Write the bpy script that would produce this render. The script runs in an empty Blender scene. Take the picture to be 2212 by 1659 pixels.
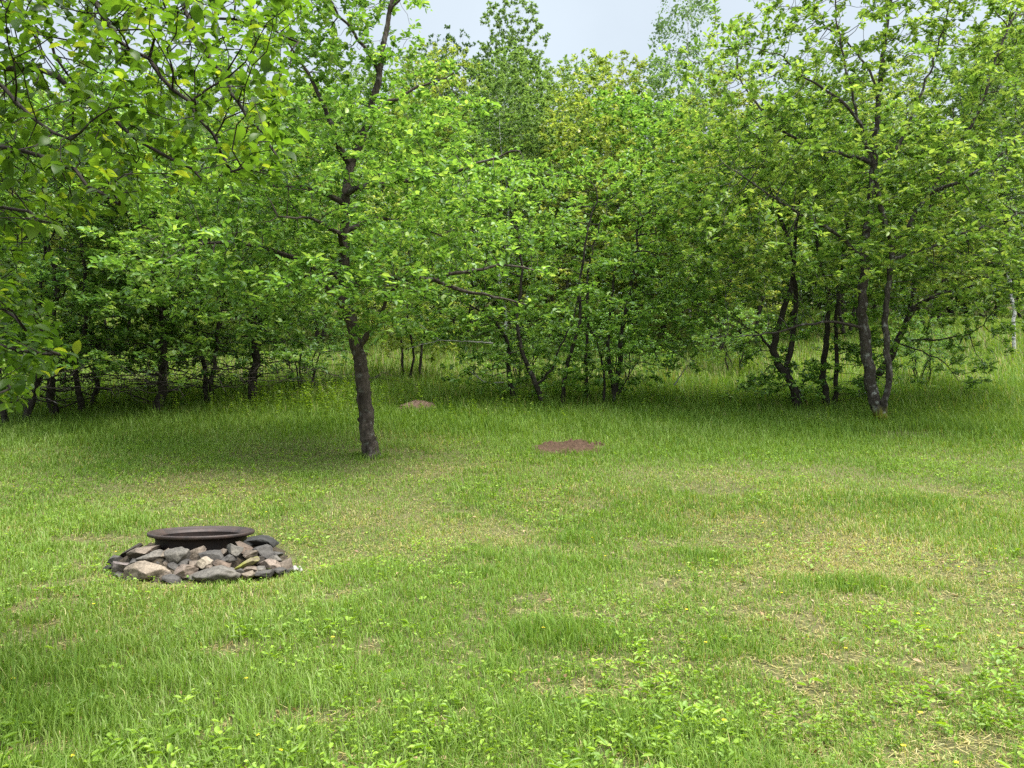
import bpy, math, random
import numpy as np
from mathutils import Vector

# ------------------------------------------------------------------ camera, sky, sun, exposure
scene = bpy.context.scene
CAM_H = 1.4
FPX = 769.0                       # focal length in pixels of a 1024-wide frame
HORIZON = 410.0
PITCH = math.atan((HORIZON - 384.0) / FPX)
cam_d = bpy.data.cameras.new("camera")
cam = bpy.data.objects.new("camera", cam_d)
scene.collection.objects.link(cam)
cam_d.sensor_width = 36.0
cam_d.lens = FPX / 1024 * 36.0
cam_d.clip_start = 0.05
cam_d.clip_end = 2000
cam.location = (0, 0, CAM_H)
cam.rotation_euler = (math.pi / 2 + PITCH, 0, 0)
scene.camera = cam

SUN_EL, SUN_AZ = 67.0, 112.0       # azimuth from +Y towards +X
w = bpy.data.worlds.new("World")
scene.world = w
w.use_nodes = True
nt = w.node_tree
for n in list(nt.nodes):
    nt.nodes.remove(n)
out = nt.nodes.new("ShaderNodeOutputWorld")
bg = nt.nodes.new("ShaderNodeBackground")
sky = nt.nodes.new("ShaderNodeTexSky")
sky.sky_type = 'NISHITA'
sky.sun_disc = False
sky.sun_elevation = math.radians(SUN_EL)
sky.sun_rotation = math.radians(SUN_AZ)
sky.air_density = 1.0
sky.dust_density = 4.0
sky.ozone_density = 1.0
veil = nt.nodes.new("ShaderNodeMix")          # thin high cloud veil over the blue
veil.data_type = 'RGBA'
veil.inputs[0].default_value = 0.8
geo = nt.nodes.new("ShaderNodeTexCoord")
sep = nt.nodes.new("ShaderNodeSeparateXYZ")
nt.links.new(geo.outputs["Generated"], sep.inputs[0])
lum = nt.nodes.new("ShaderNodeMapRange")        # even pale sky near the horizon, bright thin cloud overhead
lum.interpolation_type = 'SMOOTHSTEP'
nt.links.new(sep.outputs["Z"], lum.inputs[0])
lum.inputs[1].default_value = 0.48
lum.inputs[2].default_value = 0.80
lum.inputs[3].default_value = 1.0
lum.inputs[4].default_value = 5.2
vm = nt.nodes.new("ShaderNodeVectorMath")
vm.operation = 'SCALE'
vm.inputs[0].default_value = (3.5, 3.92, 4.2)
nt.links.new(lum.outputs[0], vm.inputs["Scale"])
cn = nt.nodes.new("ShaderNodeTexNoise")          # faint unevenness of the cloud
cn.inputs["Scale"].default_value = 3.5
cn.inputs["Detail"].default_value = 5
nt.links.new(geo.outputs["Generated"], cn.inputs["Vector"])
cr = nt.nodes.new("ShaderNodeMapRange")
cr.inputs[1].default_value = 0.3
cr.inputs[2].default_value = 0.7
cr.inputs[3].default_value = 0.93
cr.inputs[4].default_value = 1.07
nt.links.new(cn.outputs["Fac"], cr.inputs[0])
vm2 = nt.nodes.new("ShaderNodeVectorMath")
vm2.operation = 'SCALE'
nt.links.new(vm.outputs[0], vm2.inputs[0])
nt.links.new(cr.outputs[0], vm2.inputs["Scale"])
nt.links.new(vm2.outputs[0], veil.inputs[7])
nt.links.new(sky.outputs[0], veil.inputs[6])
nt.links.new(veil.outputs[2], bg.inputs[0])
bg.inputs[1].default_value = 0.09
nt.links.new(bg.outputs[0], out.inputs[0])

sd = bpy.data.lights.new("sun", 'SUN')
so = bpy.data.objects.new("sun", sd)
scene.collection.objects.link(so)
sd.energy = 3.5
sd.angle = math.radians(36)
sd.color = (1.0, 0.96, 0.88)
el, az = math.radians(SUN_EL), math.radians(SUN_AZ)
sdir = Vector((math.sin(az) * math.cos(el), math.cos(az) * math.cos(el), math.sin(el)))
so.rotation_euler = sdir.to_track_quat('Z', 'Y').to_euler()
so.location = (0, 0, 30)

scene.view_settings.view_transform = 'Standard'
scene.view_settings.look = 'None'
scene.view_settings.exposure = 1.4
scene.view_settings.gamma = 1.0
scene.render.engine = 'CYCLES'
cy = scene.cycles
cy.max_bounces = 14
cy.diffuse_bounces = 10
cy.glossy_bounces = 2
cy.transmission_bounces = 6
cy.transparent_max_bounces = 6
cy.use_denoising = False
cy.denoiser = 'OPENIMAGEDENOISE'
cy.denoising_input_passes = 'RGB_ALBEDO_NORMAL'
cy.denoising_prefilter = 'ACCURATE'
cy.sample_clamp_indirect = 6.0
cy.use_adaptive_sampling = False

# ------------------------------------------------------------------ helpers
col = scene.collection
RNG = np.random.default_rng(7)


def ray(px, py):
    u = (px - 512.0) / FPX
    v = (384.0 - py) / FPX
    c, s = math.cos(PITCH), math.sin(PITCH)
    return np.array([u, c - v * s, s + v * c])


def P(px, py, Y):
    d = ray(px, py)
    d = d / d[1] * Y
    return np.array([d[0], d[1], d[2] + CAM_H])


def Q(px, py, Y):                 # the same in pixels of the 2212-wide view
    return P(px / 2.16016, py / 2.16016, Y)


def project(p):
    """world points -> pixel x, y, depth"""
    p = np.asarray(p, float)
    c, s = math.cos(PITCH), math.sin(PITCH)
    x, y, z = p[..., 0], p[..., 1], p[..., 2] - CAM_H
    f = y * c + z * s
    v = -y * s + z * c
    f_ = np.where(np.abs(f) < 1e-6, 1e-6, f)
    return 512 + FPX * x / f_, 384 - FPX * v / f_, f


_lat = np.random.default_rng(3).random((64, 64))


def vnoise(x, y, s=1.0, seed=0):
    """smooth value noise 0..1"""
    x = np.asarray(x, float) / s + seed * 17.31
    y = np.asarray(y, float) / s + seed * 7.77
    xi, yi = np.floor(x).astype(int), np.floor(y).astype(int)
    fx, fy = x - xi, y - yi
    fx = fx * fx * (3 - 2 * fx)
    fy = fy * fy * (3 - 2 * fy)
    g = lambda a, b: _lat[a % 64, b % 64]
    return (g(xi, yi) * (1 - fx) + g(xi + 1, yi) * fx) * (1 - fy) + (g(xi, yi + 1) * (1 - fx) + g(xi + 1, yi + 1) * fx) * fy


_ky = np.array([-80, -10, 0, 5, 7, 9, 12.5, 16, 20, 25, 32, 40, 60, 120, 300, 900.])
_kz = np.array([-.5, -.1, 0, .01, .06, .22, .66, 1.18, 1.86, 2.75, 4.2, 6.0, 10, 18, 40, 90.])
_ty = np.linspace(-80, 900, 9801)
_tz = np.interp(_ty, _ky, _kz)
_k = np.hanning(21)
_k /= _k.sum()
_tz2 = np.convolve(np.pad(_tz, 10, mode='edge'), _k, mode='valid')


def fbm(x, y, s=1.0, seed=0):
    """three octaves of turned value noise, stretched to about 0..1"""
    x, y = np.asarray(x, float), np.asarray(y, float)
    t, f, w = 0, 1.0, 0
    for k, a_ in enumerate((.5, .3, .2)):
        c, q = math.cos(seed * 1.7 + k * 1.1), math.sin(seed * 1.7 + k * 1.1)
        t = t + a_ * vnoise(x * c - y * q, x * q + y * c, s / f, seed + 3 * k)
        f *= 2.17
    return np.clip((t - .5) * 1.5 + .5, 0, 1)


def gz(x, y):
    x = np.asarray(x, float)
    y = np.asarray(y, float)
    z = np.interp(y, _ty, _tz2)
    z = z + (vnoise(x, y, 2.7, 1) - .5) * .07 + (vnoise(x, y, .8, 2) - .5) * .02
    z = z + (vnoise(x, y, 14, 5) - .5) * np.clip((y - 20) / 20, 0, 1) * 1.2
    return z


def hit(px, py):
    """the ground point seen at a pixel"""
    d = ray(px, py)
    t = np.linspace(1.5, 90, 6000)
    zz = CAM_H + t * d[2]
    g = gz(t * d[0], t * d[1])
    k = np.argmax(zz < g)
    x, y = t[k] * d[0], t[k] * d[1]
    return np.array([x, y, float(gz(x, y))])


def hitq(px, py):
    return hit(px / 2.16016, py / 2.16016)


def mesh_from(name, verts, polys, mat, smooth=True, attrs=None):
    """polys: list of (n x k int arrays). attrs: {name: per-face float array in the order of polys}"""
    me = bpy.data.meshes.new(name)
    verts = np.ascontiguousarray(verts, dtype=np.float32)
    polys = [np.ascontiguousarray(p, dtype=np.int32) for p in polys if len(p)]
    nl = sum(p.size for p in polys)
    npoly = sum(len(p) for p in polys)
    me.vertices.add(len(verts))
    me.vertices.foreach_set("co", verts.ravel())
    me.loops.add(nl)
    me.loops.foreach_set("vertex_index", np.concatenate([p.ravel() for p in polys]))
    me.polygons.add(npoly)
    starts, s = [], 0
    for p in polys:
        k = p.shape[1]
        starts.append(s + np.arange(len(p)) * k)
        s += p.size
    me.polygons.foreach_set("loop_start", np.concatenate(starts).astype(np.int32))
    if smooth:
        me.polygons.foreach_set("use_smooth", np.ones(npoly, dtype=bool))
    me.update(calc_edges=True)
    if attrs:
        for k, a in attrs.items():
            at = me.attributes.new(k, 'FLOAT', 'FACE')
            at.data.foreach_set("value", np.ascontiguousarray(a, dtype=np.float32))
    if mat:
        me.materials.append(mat)
    return me


def link(name, me, parent=None, loc=None):
    o = bpy.data.objects.new(name, me)
    col.objects.link(o)
    if parent is not None:
        o.parent = parent
    if loc is not None:
        o.location = loc
    return o


def tag(o, label=None, cat=None, group=None, kind=None):
    if label:
        o["label"] = label
    if cat:
        o["category"] = cat
    if group:
        o["group"] = group
    if kind:
        o["kind"] = kind
    return o


def norm(v):
    return v / np.maximum(np.linalg.norm(v, axis=-1, keepdims=True), 1e-9)


# ------------------------------------------------------------------ materials
def new_mat(name):
    m = bpy.data.materials.new(name)
    m.use_nodes = True
    n = m.node_tree
    for x in list(n.nodes):
        n.nodes.remove(x)
    return m, n, n.nodes.new, n.links.new


def ramp(N, stops):
    r = N("ShaderNodeValToRGB")
    e = r.color_ramp.elements
    while len(e) < len(stops):
        e.new(0.5)
    for q, (p, c) in zip(e, stops):
        q.position = p
        q.color = (*c, 1)
    return r


def leaf_mat(name, stops, trans=0.45, tmul=(1.25, 1.25, 0.55), rough=0.45, spec=0.4):
    m, n, N, L = new_mat(name)
    o = N("ShaderNodeOutputMaterial")
    a = N("ShaderNodeAttribute")
    a.attribute_name = "tint"
    r = ramp(N, stops)
    L(a.outputs["Fac"], r.inputs[0])
    oi = N("ShaderNodeObjectInfo")
    hs = N("ShaderNodeHueSaturation")
    mr = N("ShaderNodeMapRange")
    mr.inputs[3].default_value = 0.94
    mr.inputs[4].default_value = 1.1
    L(oi.outputs["Random"], mr.inputs[0])
    L(mr.outputs[0], hs.inputs["Value"])
    mr2 = N("ShaderNodeMapRange")
    mr2.inputs[3].default_value = 0.503
    mr2.inputs[4].default_value = 0.513
    L(oi.outputs["Random"], mr2.inputs[0])
    L(mr2.outputs[0], hs.inputs["Hue"])
    L(r.outputs[0], hs.inputs["Color"])
    p = N("ShaderNodeBsdfPrincipled")
    p.inputs["Roughness"].default_value = rough
    p.inputs["Specular IOR Level"].default_value = spec
    L(hs.outputs[0], p.inputs["Base Color"])
    t = N("ShaderNodeBsdfTranslucent")
    mm = N("ShaderNodeMix")
    mm.data_type = 'RGBA'
    mm.blend_type = 'MULTIPLY'
    mm.inputs[0].default_value = 1
    mm.inputs[7].default_value = (*tmul, 1)
    L(hs.outputs[0], mm.inputs[6])
    L(mm.outputs[2], t.inputs[0])
    mx = N("ShaderNodeMixShader")
    mx.inputs[0].default_value = trans
    L(p.outputs[0], mx.inputs[1])
    L(t.outputs[0], mx.inputs[2])
    L(mx.outputs[0], o.inputs[0])
    return m


def bark_mat(name, c1, c2, lichen=None, lich_amt=0.5, moss=False, bump=0.9, scale=14):
    m, n, N, L = new_mat(name)
    o = N("ShaderNodeOutputMaterial")
    tc = N("ShaderNodeTexCoord")
    mp = N("ShaderNodeMapping")
    mp.inputs["Scale"].default_value = (1, 1, 0.35)
    L(tc.outputs["Object"], mp.inputs[0])
    nz = N("ShaderNodeTexNoise")
    nz.inputs["Scale"].default_value = scale
    nz.inputs["Detail"].default_value = 8
    nz.inputs["Roughness"].default_value = 0.7
    L(mp.outputs[0], nz.inputs["Vector"])
    r = ramp(N, [(0.3, c1), (0.7, c2)])
    L(nz.outputs["Fac"], r.inputs[0])
    colr = r.outputs[0]
    vo = N("ShaderNodeTexVoronoi")
    vo.inputs["Scale"].default_value = scale * 1.6
    L(mp.outputs[0], vo.inputs["Vector"])
    if lichen:
        nl = N("ShaderNodeTexNoise")
        nl.inputs["Scale"].default_value = 9
        nl.inputs["Detail"].default_value = 5
        L(tc.outputs["Object"], nl.inputs["Vector"])
        rr = ramp(N, [(1 - lich_amt - 0.05, (0, 0, 0)), (1 - lich_amt + 0.06, (1, 1, 1))])
        L(nl.outputs["Fac"], rr.inputs[0])
        mx = N("ShaderNodeMix")
        mx.data_type = 'RGBA'
        L(rr.outputs[0], mx.inputs[0])
        L(colr, mx.inputs[6])
        mx.inputs[7].default_value = (*lichen, 1)
        colr = mx.outputs[2]
    if moss:
        sx = N("ShaderNodeSeparateXYZ")
        L(tc.outputs["Object"], sx.inputs[0])
        ad = N("ShaderNodeMath")
        ad.operation = 'MULTIPLY_ADD'
        L(nz.outputs["Fac"], ad.inputs[0])
        ad.inputs[1].default_value = -0.9
        L(sx.outputs["Z"], ad.inputs[2])
        rm = N("ShaderNodeMapRange")
        L(ad.outputs[0], rm.inputs[0])
        rm.inputs[1].default_value = -0.12
        rm.inputs[2].default_value = -0.32
        mx = N("ShaderNodeMix")
        mx.data_type = 'RGBA'
        L(rm.outputs[0], mx.inputs[0])
        L(colr, mx.inputs[6])
        mx.inputs[7].default_value = (0.13, 0.13, 0.015, 1)
        colr = mx.outputs[2]
    p = N("ShaderNodeBsdfPrincipled")
    p.inputs["Roughness"].default_value = 0.9
    p.inputs["Specular IOR Level"].default_value = 0.15
    L(colr, p.inputs["Base Color"])
    b = N("ShaderNodeBump")
    b.inputs["Strength"].default_value = bump
    b.inputs["Distance"].default_value = 0.03
    ma = N("ShaderNodeMath")
    ma.operation = 'ADD'
    L(nz.outputs["Fac"], ma.inputs[0])
    L(vo.outputs["Distance"], ma.inputs[1])
    L(ma.outputs[0], b.inputs["Height"])
    L(b.outputs[0], p.inputs["Normal"])
    L(p.outputs[0], o.inputs[0])
    return m


def birch_mat():
    m, n, N, L = new_mat("birch_bark")
    o = N("ShaderNodeOutputMaterial")
    tc = N("ShaderNodeTexCoord")
    mp = N("ShaderNodeMapping")
    mp.inputs["Scale"].default_value = (1.5, 1.5, 6)
    L(tc.outputs["Object"], mp.inputs[0])
    nz = N("ShaderNodeTexNoise")
    nz.inputs["Scale"].default_value = 2.2
    nz.inputs["Detail"].default_value = 4
    L(mp.outputs[0], nz.inputs["Vector"])
    r = ramp(N, [(0.40, (0.05, 0.045, 0.04)), (0.5, (0.42, 0.41, 0.39)), (0.8, (0.6, 0.59, 0.56))])
    L(nz.outputs["Fac"], r.inputs[0])
    p = N("ShaderNodeBsdfPrincipled")
    p.inputs["Roughness"].default_value = 0.8
    L(r.outputs[0], p.inputs["Base Color"])
    L(p.outputs[0], o.inputs[0])
    return m


def stone_mat(name, c, c2=None, soot=0.0, moss=0.0, scale=9.0):
    m, n, N, L = new_mat(name)
    o = N("ShaderNodeOutputMaterial")
    tc = N("ShaderNodeTexCoord")
    nz = N("ShaderNodeTexNoise")
    nz.inputs["Scale"].default_value = scale
    nz.inputs["Detail"].default_value = 9
    nz.inputs["Roughness"].default_value = 0.68
    L(tc.outputs["Object"], nz.inputs["Vector"])
    c2 = c2 or tuple(x * 0.5 for x in c)
    r = ramp(N, [(0.32, c2), (0.66, c)])
    L(nz.outputs["Fac"], r.inputs[0])
    fn = N("ShaderNodeTexNoise")
    fn.inputs["Scale"].default_value = 70
    fn.inputs["Detail"].default_value = 3
    L(tc.outputs["Object"], fn.inputs["Vector"])
    sp = N("ShaderNodeMix")
    sp.data_type = 'RGBA'
    sp.blend_type = 'OVERLAY'
    sp.inputs[0].default_value = 0.55
    L(r.outputs[0], sp.inputs[6])
    L(fn.outputs["Fac"], sp.inputs[7])
    colr = sp.outputs[2]
    for amt, cc, sc, seed in ((soot, (0.012, 0.011, 0.011), 5.0, 3.1), (moss, (0.17, 0.17, 0.03), 7.0, 8.3)):
        if amt > 0:
            mp = N("ShaderNodeMapping")
            mp.inputs["Location"].default_value = (seed, seed * 2, 0)
            L(tc.outputs["Object"], mp.inputs[0])
            n2 = N("ShaderNodeTexNoise")
            n2.inputs["Scale"].default_value = sc
            n2.inputs["Detail"].default_value = 6
            L(mp.outputs[0], n2.inputs["Vector"])
            rr = ramp(N, [(max(0.0, 0.95 - amt * .9 - .15), (0, 0, 0)), (1.0 - amt * .75, (1, 1, 1))])
            L(n2.outputs["Fac"], rr.inputs[0])
            mx = N("ShaderNodeMix")
            mx.data_type = 'RGBA'
            L(rr.outputs[0], mx.inputs[0])
            L(colr, mx.inputs[6])
            mx.inputs[7].default_value = (*cc, 1)
            colr = mx.outputs[2]
    p = N("ShaderNodeBsdfPrincipled")
    p.inputs["Roughness"].default_value = 0.8
    p.inputs["Specular IOR Level"].default_value = 0.3
    L(colr, p.inputs["Base Color"])
    b = N("ShaderNodeBump")
    b.inputs["Strength"].default_value = 0.55
    b.inputs["Distance"].default_value = 0.012
    ad = N("ShaderNodeMath")
    ad.operation = 'MULTIPLY_ADD'
    L(fn.outputs["Fac"], ad.inputs[0])
    ad.inputs[1].default_value = 0.25
    L(nz.outputs["Fac"], ad.inputs[2])
    L(ad.outputs[0], b.inputs["Height"])
    L(b.outputs[0], p.inputs["Normal"])
    L(p.outputs[0], o.inputs[0])
    return m


def rust_mat(name, dark=1.0):
    m, n, N, L = new_mat(name)
    o = N("ShaderNodeOutputMaterial")
    tc = N("ShaderNodeTexCoord")
    nz = N("ShaderNodeTexNoise")
    nz.inputs["Scale"].default_value = 11
    nz.inputs["Detail"].default_value = 8
    nz.inputs["Roughness"].default_value = 0.7
    L(tc.outputs["Object"], nz.inputs["Vector"])
    k = dark
    r = ramp(N, [(0.3, (0.028 * k, 0.019 * k, 0.017 * k)), (0.55, (0.075 * k, 0.042 * k, 0.033 * k)), (0.75, (0.15 * k, 0.085 * k, 0.06 * k))])
    L(nz.outputs["Fac"], r.inputs[0])
    p = N("ShaderNodeBsdfPrincipled")
    p.inputs["Roughness"].default_value = 0.62
    p.inputs["Metallic"].default_value = 0.15
    p.inputs["Specular IOR Level"].default_value = 0.5
    L(r.outputs[0], p.inputs["Base Color"])
    b = N("ShaderNodeBump")
    b.inputs["Strength"].default_value = 0.35
    b.inputs["Distance"].default_value = 0.006
    L(nz.outputs["Fac"], b.inputs["Height"])
    L(b.outputs[0], p.inputs["Normal"])
    L(p.outputs[0], o.inputs[0])
    return m


def soil_mat(name, c1, c2, scale=25, bump=1.0):
    m, n, N, L = new_mat(name)
    o = N("ShaderNodeOutputMaterial")
    tc = N("ShaderNodeTexCoord")
    nz = N("ShaderNodeTexNoise")
    nz.inputs["Scale"].default_value = scale
    nz.inputs["Detail"].default_value = 8
    nz.inputs["Roughness"].default_value = 0.75
    L(tc.outputs["Object"], nz.inputs["Vector"])
    r = ramp(N, [(0.35, c1), (0.68, c2)])
    L(nz.outputs["Fac"], r.inputs[0])
    p = N("ShaderNodeBsdfPrincipled")
    p.inputs["Roughness"].default_value = 0.95
    p.inputs["Specular IOR Level"].default_value = 0.1
    L(r.outputs[0], p.inputs["Base Color"])
    b = N("ShaderNodeBump")
    b.inputs["Strength"].default_value = bump
    b.inputs["Distance"].default_value = 0.03
    L(nz.outputs["Fac"], b.inputs["Height"])
    L(b.outputs[0], p.inputs["Normal"])
    L(p.outputs[0], o.inputs[0])
    return m


def ground_mat():
    m, n, N, L = new_mat("turf_soil")
    o = N("ShaderNodeOutputMaterial")
    tc = N("ShaderNodeTexCoord")

    def noise(sc, det=6, ro=.6):
        z = N("ShaderNodeTexNoise")
        z.inputs["Scale"].default_value = sc
        z.inputs["Detail"].default_value = det
        z.inputs["Roughness"].default_value = ro
        L(tc.outputs["Object"], z.inputs["Vector"])
        return z
    a, b_, c_ = noise(0.6), noise(9, 8, .7), noise(60, 4, .7)
    r1 = ramp(N, [(0.35, (0.055, 0.075, 0.02)), (0.65, (0.12, 0.105, 0.05))])
    L(a.outputs["Fac"], r1.inputs[0])
    r2 = ramp(N, [(0.3, (0.05, 0.045, 0.025)), (0.7, (0.19, 0.17, 0.085))])
    L(b_.outputs["Fac"], r2.inputs[0])
    mx = N("ShaderNodeMix")
    mx.data_type = 'RGBA'
    mx.inputs[0].default_value = 0.5
    L(r1.outputs[0], mx.inputs[6])
    L(r2.outputs[0], mx.inputs[7])
    m2 = N("ShaderNodeMix")
    m2.data_type = 'RGBA'
    m2.blend_type = 'OVERLAY'
    m2.inputs[0].default_value = 0.7
    L(mx.outputs[2], m2.inputs[6])
    L(c_.outputs["Fac"], m2.inputs[7])
    p = N("ShaderNodeBsdfPrincipled")
    p.inputs["Roughness"].default_value = 1.0
    p.inputs["Specular IOR Level"].default_value = 0.05
    L(m2.outputs[2], p.inputs["Base Color"])
    bb = N("ShaderNodeBump")
    bb.inputs["Strength"].default_value = 0.8
    bb.inputs["Distance"].default_value = 0.03
    L(c_.outputs["Fac"], bb.inputs["Height"])
    L(bb.outputs[0], p.inputs["Normal"])
    L(p.outputs[0], o.inputs[0])
    return m


def grass_mat(name):
    m, n, N, L = new_mat(name)
    o = N("ShaderNodeOutputMaterial")
    a = N("ShaderNodeAttribute")
    a.attribute_name = "tint"
    d = N("ShaderNodeAttribute")
    d.attribute_name = "dry"
    g = ramp(N, [(0.0, (0.05, 0.12, 0.014)), (0.45, (0.108, 0.21, 0.024)), (0.8, (0.175, 0.29, 0.04)), (1.0, (0.24, 0.32, 0.11))])
    L(a.outputs["Fac"], g.inputs[0])
    s = ramp(N, [(0.0, (0.20, 0.14, 0.055)), (0.5, (0.40, 0.33, 0.13)), (1.0, (0.50, 0.44, 0.22))])
    L(a.outputs["Fac"], s.inputs[0])
    mx = N("ShaderNodeMix")
    mx.data_type = 'RGBA'
    L(d.outputs["Fac"], mx.inputs[0])
    L(g.outputs[0], mx.inputs[6])
    L(s.outputs[0], mx.inputs[7])
    p = N("ShaderNodeBsdfPrincipled")
    p.inputs["Roughness"].default_value = 0.5
    p.inputs["Specular IOR Level"].default_value = 0.14
    L(mx.outputs[2], p.inputs["Base Color"])
    t = N("ShaderNodeBsdfTranslucent")
    mm = N("ShaderNodeMix")
    mm.data_type = 'RGBA'
    mm.blend_type = 'MULTIPLY'
    mm.inputs[0].default_value = 1
    mm.inputs[7].default_value = (1.2, 1.2, 0.5, 1)
    L(mx.outputs[2], mm.inputs[6])
    L(mm.outputs[2], t.inputs[0])
    ms = N("ShaderNodeMixShader")
    ms.inputs[0].default_value = 0.38
    L(p.outputs[0], ms.inputs[1])
    L(t.outputs[0], ms.inputs[2])
    L(ms.outputs[0], o.inputs[0])
    return m


M_APPLE = leaf_mat("apple_leaf", [(0, (0.075, 0.141, 0.036)), (0.5, (0.144, 0.25, 0.055)), (0.85, (0.214, 0.333, 0.072)), (1, (0.364, 0.447, 0.132))])
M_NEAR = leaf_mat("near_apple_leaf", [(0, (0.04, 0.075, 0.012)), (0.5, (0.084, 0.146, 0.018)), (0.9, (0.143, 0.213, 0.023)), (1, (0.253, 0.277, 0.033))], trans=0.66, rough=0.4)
M_SHRUB = leaf_mat("shrub_leaf", [(0, (0.063, 0.127, 0.041)), (0.5, (0.121, 0.221, 0.06)), (0.85, (0.179, 0.294, 0.077)), (1, (0.284, 0.392, 0.131))])
M_POPLAR = leaf_mat("poplar_leaf", [(0, (0.077, 0.129, 0.066)), (0.5, (0.135, 0.212, 0.105)), (1, (0.198, 0.285, 0.143))], tmul=(1.2, 1.2, 0.6), spec=.55)
M_YELLOW = leaf_mat("sapling_leaf", [(0, (0.118, 0.165, 0.043)), (0.5, (0.201, 0.26, 0.063)), (0.85, (0.283, 0.335, 0.082)), (1, (0.425, 0.41, 0.151))])
M_DARK = leaf_mat("dark_leaf", [(0, (0.04, 0.085, 0.035)), (0.5, (0.07, 0.13, 0.05)), (1, (0.11, 0.18, 0.065))], trans=.3)
M_WOOD = leaf_mat("wood_leaf", [(0, (0.09, 0.16, 0.062)), (0.5, (0.155, 0.235, 0.081)), (1, (0.22, 0.31, 0.106))])
M_WEED = leaf_mat("weed_leaf", [(0, (0.094, 0.157, 0.013)), (0.5, (0.177, 0.266, 0.021)), (0.9, (0.283, 0.38, 0.033)), (1, (0.424, 0.399, 0.133))], trans=.4)
M_BARK = bark_mat("apple_bark", (0.022, 0.017, 0.014), (0.10, 0.08, 0.066), (0.12, 0.115, 0.10), 0.38)
M_BARK_L = bark_mat("lichen_bark", (0.026, 0.02, 0.017), (0.095, 0.08, 0.07), (0.20, 0.20, 0.18), 0.40, moss=True)
M_BARK_D = bark_mat("dark_bark", (0.016, 0.013, 0.011), (0.065, 0.054, 0.045), (0.11, 0.11, 0.095), 0.35)
M_DEAD = bark_mat("dead_wood", (0.16, 0.15, 0.135), (0.38, 0.37, 0.345), None, bump=.5)
M_BIRCH = birch_mat()
M_GRASS = grass_mat("grass_blade")
M_GROUND = ground_mat()


# ------------------------------------------------------------------ tree machinery
def resample(pts, D, rng=None, jit=0.0):
    pts = np.asarray(pts, float)
    seg = np.linalg.norm(np.diff(pts, axis=0), axis=1)
    s = np.concatenate([[0], np.cumsum(seg)])
    n = max(2, int(round(s[-1] / D)) + 1)
    u = np.linspace(0, s[-1], n)
    # Catmull-like smoothing: dense linear then averaged
    q = np.stack([np.interp(u, s, pts[:, k]) for k in range(3)], 1)
    for _ in range(2):
        if n > 3:
            q[1:-1] = q[1:-1] * .5 + (q[:-2] + q[2:]) * .25
    if rng is not None and jit > 0:
        q[1:] += rng.normal(0, jit, (n - 1, 3))
    return q, u / max(s[-1], 1e-9)


def grow(stems, attr, D, di, dk, rng, maxit=140, bias=(0, 0, 0.06), maxn=9000):
    """space colonisation. stems: list of (points, r0, r1, attach index or None)"""
    pos = np.zeros((maxn + 4000, 3))
    par = np.full(maxn + 4000, -1, int)
    rad = np.zeros(maxn + 4000)
    n = 0
    for pts, r0, r1, att in stems:
        q, u = resample(pts, D, rng, D * 0.10)
        p = -1
        start = 0
        if att is not None and n > 0:
            d = np.linalg.norm(pos[:n] - q[0], axis=1)
            p = int(np.argmin(d))
            start = 1 if d[p] < D else 0
        for k in range(start, len(q)):
            pos[n] = q[k]
            par[n] = p
            rad[n] = r0 + (r1 - r0) * u[k] ** 0.85
            p = n
            n += 1
    nst = n
    A = np.asarray(attr, float)
    act = np.ones(len(A), bool)
    nd = np.full(len(A), 1e9)
    ni = np.zeros(len(A), int)

    def upd(lo, hi):
        for b in range(lo, hi, 400):
            e = min(hi, b + 400)
            idx = np.nonzero(act)[0]
            if not len(idx):
                return
            d2 = ((A[idx, None, :] - pos[None, b:e, :]) ** 2).sum(2)
            m = d2.argmin(1)
            v = np.sqrt(d2[np.arange(len(idx)), m])
            better = v < nd[idx]
            nd[idx[better]] = v[better]
            ni[idx[better]] = b + m[better]
    upd(0, n)
    act &= nd > dk
    last = {}
    bias = np.array(bias)
    for it in range(maxit):
        use = np.nonzero(act & (nd < di))[0]
        if not len(use) or n >= maxn:
            break
        k = ni[use]
        v = norm(A[use] - pos[k])
        acc = np.zeros((n, 3))
        np.add.at(acc, k, v)
        un = np.unique(k)
        d = norm(acc[un]) + bias + rng.normal(0, .16, (len(un), 3))
        d = norm(d)
        newp = pos[un] + d * D
        keep = []
        for j, u_ in enumerate(un):
            key = int(u_)
            if key in last and any(np.dot(d[j], e) > .96 for e in last[key]):
                # stuck: drop the nearest attractor of this node
                w_ = use[k == u_]
                act[w_[np.argmin(nd[w_])]] = False
                continue
            last.setdefault(key, []).append(d[j])
            keep.append(j)
        if not keep:
            continue
        m = len(keep)
        pos[n:n + m] = newp[keep]
        par[n:n + m] = un[keep]
        upd(n, n + m)
        n += m
        act &= nd > dk
    return pos[:n], par[:n], rad[:n], nst


def radii(par, rad, nst, rtip, e=2.35):
    n = len(par)
    acc = np.zeros(n)
    desc = np.ones(n, int)
    r = np.zeros(n)
    for i in range(n - 1, -1, -1):
        v = acc[i] if acc[i] > 0 else rtip ** e
        r[i] = v ** (1 / e)
        p = par[i]
        if p >= 0:
            acc[p] += v
            desc[p] += desc[i]
    for i in range(n):
        if i < nst:
            r[i] = rad[i]
        elif par[i] >= 0:
            r[i] = min(r[i], max(rtip, .8 * r[par[i]]))
    return r, desc


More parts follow.
